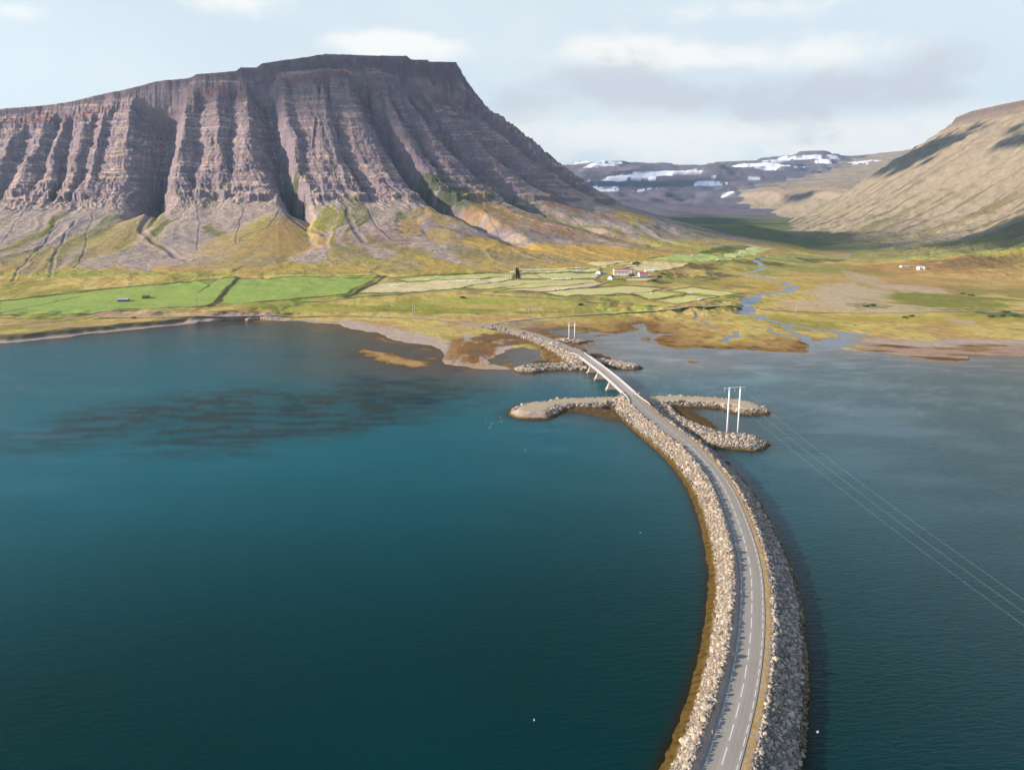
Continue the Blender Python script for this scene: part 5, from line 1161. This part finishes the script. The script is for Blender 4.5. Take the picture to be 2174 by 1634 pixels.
house('cottage', 1962, 571, 6, 6, 3.4, 2.0, .4, M_WHITE, M_GREY, 'smaller white cottage with grey roof beside its twin on the brown heath', 2, True)
house('shed', 1921, 567, 17, 8, 2.0, 1.6, .05, M_WHITE, M_GREY, 'long low pale shed on the brown heath left of the two cottages', 3, False, cat='shed')
fx, fy, fz = spot(1324.7, 594); fp = empty('flagpole', (fx, fy, fz), 'thin pale flagpole in front of the farm barns', 'flagpole'); MB().tube((0, 0, 0), (0, 0, 11), .12, .06, 8).build('pole', M_WHITE, fp); MB().box((0, 0, .2), (.9, .9, .5)).build('base', M_CONC, fp)

# small bridge over the river
ra, rb = spot(1572, 655.5), spot(1614, 656.5); mx, my = (ra[0]+rb[0])/2, (ra[1]+rb[1])/2; L_ = math.hypot(rb[0]-ra[0], rb[1]-ra[1])
e = empty('bridge', (mx, my, 0.6), 'small pale bridge carrying the gravel road over the river', 'bridge', None, math.atan2(rb[1]-ra[1], rb[0]-ra[0]))
MB().box((0, 0, 1.6), (L_+2, 6, .7)).build('deck', M_CONC, e)
for s_ in (-1, 1):
    m = MB()
    for hz_ in (2.5, 2.95): m.box((0, s_*2.8, hz_), (L_, .12, .14))
    for k in range(9): m.box((-L_/2+L_*k/8, s_*2.8, 2.45), (.16, .16, 1.0))
    m.build('railing', M_WHITE, e)
for q in (-.5, 0, .5): MB().box((q*L_, 0, .2), (1.4, 6, 2.4)).build('pier', M_CONC, e)

# ------------------------------------------------------------------ hay bales
def bale_proto():
    bm = bmesh.new(); bmesh.ops.create_cone(bm, cap_ends=True, segments=14, radius1=.75, radius2=.75, depth=1.35); bmesh.ops.bevel(bm, geom=[e for e in bm.edges], offset=.10, segments=2, affect='EDGES')
    for v in bm.verts: v.co = Vector((v.co.z, v.co.y, v.co.x+.68))
    m = bpy.data.meshes.new('hay_bale'); bm.to_mesh(m); bm.free(); m.materials.append(M_BALE); m.polygons.foreach_set('use_smooth', [True]*len(m.polygons)); return m
BALE = bale_proto()
rows = [([(829,607.2),(847,606)], 6, 'left end of the long pale field'), ([(944,599),(965,598.5),(985,597.2),(1018,595)], 24, 'long row across the middle of the long pale field'), ([(1172,593.8),(1182,593.5),(1210,592.6)], 18, 'dense row along the ditch between the two pale fields'),
        ([(1176,616),(1184.5,615.8)], 2, 'pair on the lower pale field edge'), ([(1196,614.5),(1208,612.6)], 7, 'short cluster at the lower field ditch'), ([(1222,569.8),(1231,569.6)], 5, 'upper of two short rows left of the farm'), ([(1224,574.8),(1231,574.5)], 4, 'lower of two short rows left of the farm'),
        ([(1084,578.5),(1093,577.2)], 5, 'cluster left of the dark conifers'), ([(1074,590),(1084,588.5)], 3, 'few bales below and left of the conifers'), ([(1280,567.5),(1290,567)], 6, 'row behind the leftmost farmhouse'), ([(1334,566.3),(1351,565.2)], 11, 'row behind the long red-roofed barn'), ([(1262,588),(1269,587.5)], 4, 'small heap at the left of the farmyard'),
        ([(1382,623.3),(1384,623)], 2, 'pair alone on the small lower field'), ([(1461,622.6),(1469,622.4)], 5, 'row by the ditch fork at the right'), ([(1483,637.4),(1490,635.6)], 6, 'row at the far corner of the lowest right field'), ([(1468,542.3),(1473,542.4)], 4, 'row at the top of the upper green field'), ([(1521,552.3),(1525,551.6)], 3, 'cluster in the middle of the upper green field'), ([(1546,551.5),(1551,551.3)], 3, 'cluster at the right of the upper green field'),
        ([(1569,537.5),(1571,537)], 2, 'pair on the highest field by the valley'), ([(1343,589.5),(1354,588.8)], 6, 'row in front of the red-roofed farmhouse')]
for pl, n, lab in rows:
    xs = [p[0] for p in pl]; ts = np.linspace(xs[0], xs[-1], n)
    for q in ts:
        px = q+random.uniform(-.3, .3); py = float(np.interp(q, xs, [p[1] for p in pl]))+random.uniform(-.25, .25); x, y, z = spot(px, py)
        o = bpy.data.objects.new('hay_bale', BALE); COL.objects.link(o); o.location = (x, y, z-.05); o.rotation_euler = (0, 0, random.uniform(-.5, .5)); s_ = 1.12; o.scale = (s_, s_, s_)
        tag(o, 'white wrapped hay bale, '+lab, 'hay bale', 'bales: '+lab)

# ------------------------------------------------------------------ trees and shrubs
def foliage_mat(name, rgb):
    return simple_mat(name, rgb, .9, 0, .45, .9, .1)
M_CONIF = foliage_mat('conifer_needles', (.030, .038, .030)); M_SHRUB = foliage_mat('shrub_leaves', (.050, .075, .022)); M_SHRUB2 = foliage_mat('willow_scrub', (.085, .105, .030))
def leaves(n, fn, size):
    m = MB()
    for _ in range(n):
        c = Vector(fn()); a = Vector((random.gauss(0,1), random.gauss(0,1), random.gauss(0,1))).normalized(); b = a.orthogonal().normalized(); s_ = size*random.uniform(.6, 1.4)
        m.add([c-a*s_, c+b*s_*.7, c+a*s_, c-b*s_*.7], [(0,1,2,3)])
    return m
def conifer(px, py, h, r, label, group=None):
    x, y, z = spot(px, py); e = empty('conifer_tree', (x, y, z-.1), label, 'tree', group)
    tr = MB(); tr.tube((0,0,0), (0,0,h*.95), .28, .05, 7)
    for k in range(14):
        zz_ = h*(.12+.8*k/14); an = k*2.4; rr_ = r*(1-zz_/h)*.8; tr.tube((0,0,zz_), (rr_*math.cos(an), rr_*math.sin(an), zz_-.3), .06, .02, 4)
    tr.build('trunk', M_BARK, e)
    def fn():
        t = random.random()**1.3*.93+.05; an = random.uniform(0, 6.28); lay_ = .75+.25*math.sin(t*38); q = r*(1-t)**.8*lay_*math.sqrt(random.uniform(.25, 1)); return (q*math.cos(an), q*math.sin(an), h*t+.3)
    leaves(520, fn, .42).build('crown', M_CONIF, e)
for a in [(1096.5,592,12.5,2.6,'front left conifer of the dark clump in the hay fields'),(1101.5,592,11,2.6,'front right conifer of the dark clump in the hay fields'),(1098.5,587,14,2.6,'tallest conifer in the middle of the dark clump in the hay fields'),(1100.5,584,12,2.4,'conifer behind the tallest one in the hay field clump'),(1096.5,581,12,2.2,'rearmost conifer of the hay field clump')]: conifer(*a, 'conifers in the hay field clump')
conifer(1343.5, 586, 11, 1.6, 'single dark conifer rising from the farmhouse garden')
def shrub(px, py, w_, d_, h, mat, label, n=160, size=.5, group=None, nm='shrub'):
    x, y, z = spot(px, py); e = empty(nm, (x, y, z-.15), label, 'shrub', group); st = MB()
    for k in range(7):
        an = k*.9; st.tube((0, 0, 0), (w_*.35*math.cos(an), d_*.35*math.sin(an), h*.6), .09, .03, 5)
    st.build('stem', M_BARK, e); cl = [(random.uniform(-.7,.7)*w_/2, random.uniform(-.7,.7)*d_/2, random.uniform(.3,.75)*h, random.uniform(.25,.45)) for _ in range(9)]
    def fn():
        c = random.choice(cl); v = Vector((random.gauss(0,1), random.gauss(0,1), random.gauss(0,1))).normalized()*random.uniform(.5, 1)
        return (c[0]+v.x*c[3]*w_*.6, c[1]+v.y*c[3]*d_*.6, max(.1, c[2]+v.z*c[3]*h*.8))
    leaves(n, fn, size).build('crown', mat, e)
shrub(1342, 587, 9, 5, 4.0, M_SHRUB, 'dark green garden bushes between the barn and the red-roofed farmhouse', 420, .5)
shrub(1346, 562, 7, 12, 5, M_SHRUB, 'left dark bush row in the gap between two upper fields', 400, .6); shrub(1353, 560, 7, 10, 4.5, M_SHRUB, 'right dark bush row in the gap between two upper fields', 400, .6)
for i, (px, py, w_, h, lab) in enumerate([(2150,671,15,4.5,'largest dark shrub on the flats near the right edge'),(2128,673,11,3.5,'dark shrub just left of the largest one near the right edge'),(2105,674,9,3,'low dark shrub third from the right edge on the flats'),(2135,664,13,3.5,'dark shrub above the coast road near the right edge'),
    (1838,651,10,3,'dark shrub left of the pale gravel patch above the coast road'),(1852,649,8,2.6,'dark shrub right of its neighbour on the pale gravel patch'),(1924,675,7,2.4,'left small shrub below the coast road'),(1936,672,6,2.2,'right small shrub below the coast road'),(2062,628,10,3,'dark shrub on the green heath at the right'),(2044,624,8,2.5,'smaller shrub left of the dark one on the green heath'),
    (1400,589,9,3.5,'dark shrub on the slope right of the farm'),(1408,583,10,3.5,'upper dark shrub on the slope right of the farm'),(984,633,9,3,'shrub in the hollow of the lush green bank'),(1232,648,8,2.6,'shrub in the gully of the lush green bank'),(1388,597,9,3,'dark shrub at the foot of the slope below the farm')]):
    shrub(px, py, w_, w_*.8, h, M_SHRUB if i % 3 else M_SHRUB2, lab, 260, .55)

# ------------------------------------------------------------------ birds
def gull(loc, rz, flying, label, s_=1.0, group=None):
    e = empty('seabird', loc, label, 'bird', group, rz); e.scale = (s_,)*3
    b = MB(); ring_ = [(-.30,.02),(-.18,.07),(0,.095),(.16,.075),(.24,.05),(.31,.055),(.36,.02)]; n = 8; v = []
    for x, r in ring_:
        for k in range(n): t = 2*math.pi*k/n; v.append((x, r*math.cos(t), .1+r*math.sin(t)*.85+(.05 if x > .2 else 0)))
    f = [(i*n+k, i*n+(k+1) % n, (i+1)*n+(k+1) % n, (i+1)*n+k) for i in range(len(ring_)-1) for k in range(n)]+[tuple(range(n))[::-1], tuple((len(ring_)-1)*n+k for k in range(n))]
    b.add(v, f); b.build('body', M_GULL, e, True)
    MB().tube((.36, 0, .15), (.44, 0, .135), .018, .006, 5).build('beak', M_BEAK, e)
    for sy in (-1, 1):
        w2 = MB()
        if flying: w2.add([(.10,sy*.05,.13),(.14,sy*.32,.25),(.02,sy*.68,.20),(-.06,sy*.66,.195),(-.03,sy*.32,.235),(-.10,sy*.06,.12)], [(0,1,4,5),(1,2,3,4)]); w2.add([(.10,sy*.05,.11),(.14,sy*.32,.235),(.02,sy*.68,.19),(-.06,sy*.66,.185),(-.03,sy*.32,.22),(-.10,sy*.06,.10)], [(5,4,1,0),(4,3,2,1)])
        else: w2.add([(.14,sy*.085,.16),(.0,sy*.115,.15),(-.36,sy*.03,.14),(-.1,sy*.03,.20)], [(0,1,2,3)]); w2.add([(.14,sy*.075,.15),(.0,sy*.105,.14),(-.36,sy*.02,.13),(-.1,sy*.02,.19)], [(3,2,1,0)])
        w2.build('wing', M_GULLG, e)
    return e
x, y = P(1736, 1554, 8); gull((x, y, 8), 2.6, True, 'gull in flight over the dark water right of the causeway, lower right', .95)
for px, py, lab in ((1360,1131,'lone gull on the water left of the middle of the causeway'),(1134,1528,'lone gull on the dark water at the bottom centre'),(158,748,'lone gull on the water near the left shore'),(1115,955,'lone gull on the water below the left breakwater')):
    x, y = P(px, py, 0); gull((x, y, -.03), random.uniform(0, 6), False, lab, 1.4)
for i in range(11):
    px = 1022+random.random()*48; py = 886+random.random()*26; x, y = P(px, py, 0); gull((x, y, -.03), random.uniform(0, 6), False, 'small white gull in the flock on the water left of the breakwater tip', .95, 'flock of gulls left of the breakwater')

# ------------------------------------------------------------------ clouds overhead (out of the picture), whose shadows lie on the slopes
def unseen_cloud(px, py, ra, rb, alt, seed):
    h = hit(px, py); t_ = (alt-h[2])/SUN_DIR.z; c = Vector(h)+SUN_DIR*t_; r_ = np.random.default_rng(seed); bm = bmesh.new()
    for k in range(90):
        a, q = r_.uniform(0, 6.28), abs(r_.normal(0, .68)); sz = r_.uniform(.07, .30)*(1.2-min(q, 1.3)*.75)
        M_ = Matrix.Translation((math.cos(a)*q*ra, math.sin(a)*q*rb, r_.uniform(0, 30)))@Matrix.Diagonal((ra*sz*1.2, rb*sz*1.2, 55*sz+20, 1))
        bmesh.ops.create_icosphere(bm, subdivisions=2, radius=1, matrix=M_)
    vc = np.array([v.co[:] for v in bm.verts], F32); nn_ = perlin(vc[:, 0]/60+seed, vc[:, 1]/60)*24+perlin(vc[:, 0]/22, vc[:, 1]/22+vc[:, 2]/22)*10; bm.normal_update()
    for v, q_ in zip(list(bm.verts), nn_): v.co += v.normal*float(q_)
    m = bpy.data.meshes.new('unseen_cloud'); bm.to_mesh(m); bm.free(); m.materials.append(M_CLOUD); m.polygons.foreach_set('use_smooth', [True]*len(m.polygons)); o = bpy.data.objects.new('unseen_cloud', m); o.location = c; link(o); structure(o)
M_CLOUD = simple_mat('cloud_vapour', (.85, .85, .87), 1.0, 0, .04, .02, 0)
for a_ in [(1938,335,340,560,1560,1),(1692,418,110,260,1900,7),(2150,500,260,260,1500,2),(1470,468,330,520,1650,3),(2165,300,70,160,1520,4),(1330,392,900,520,4200,5),(1225,380,500,500,4200,6)]: unseen_cloud(*a_)  # second cloud added to darken the corrie, fourth to fill out the valley shade
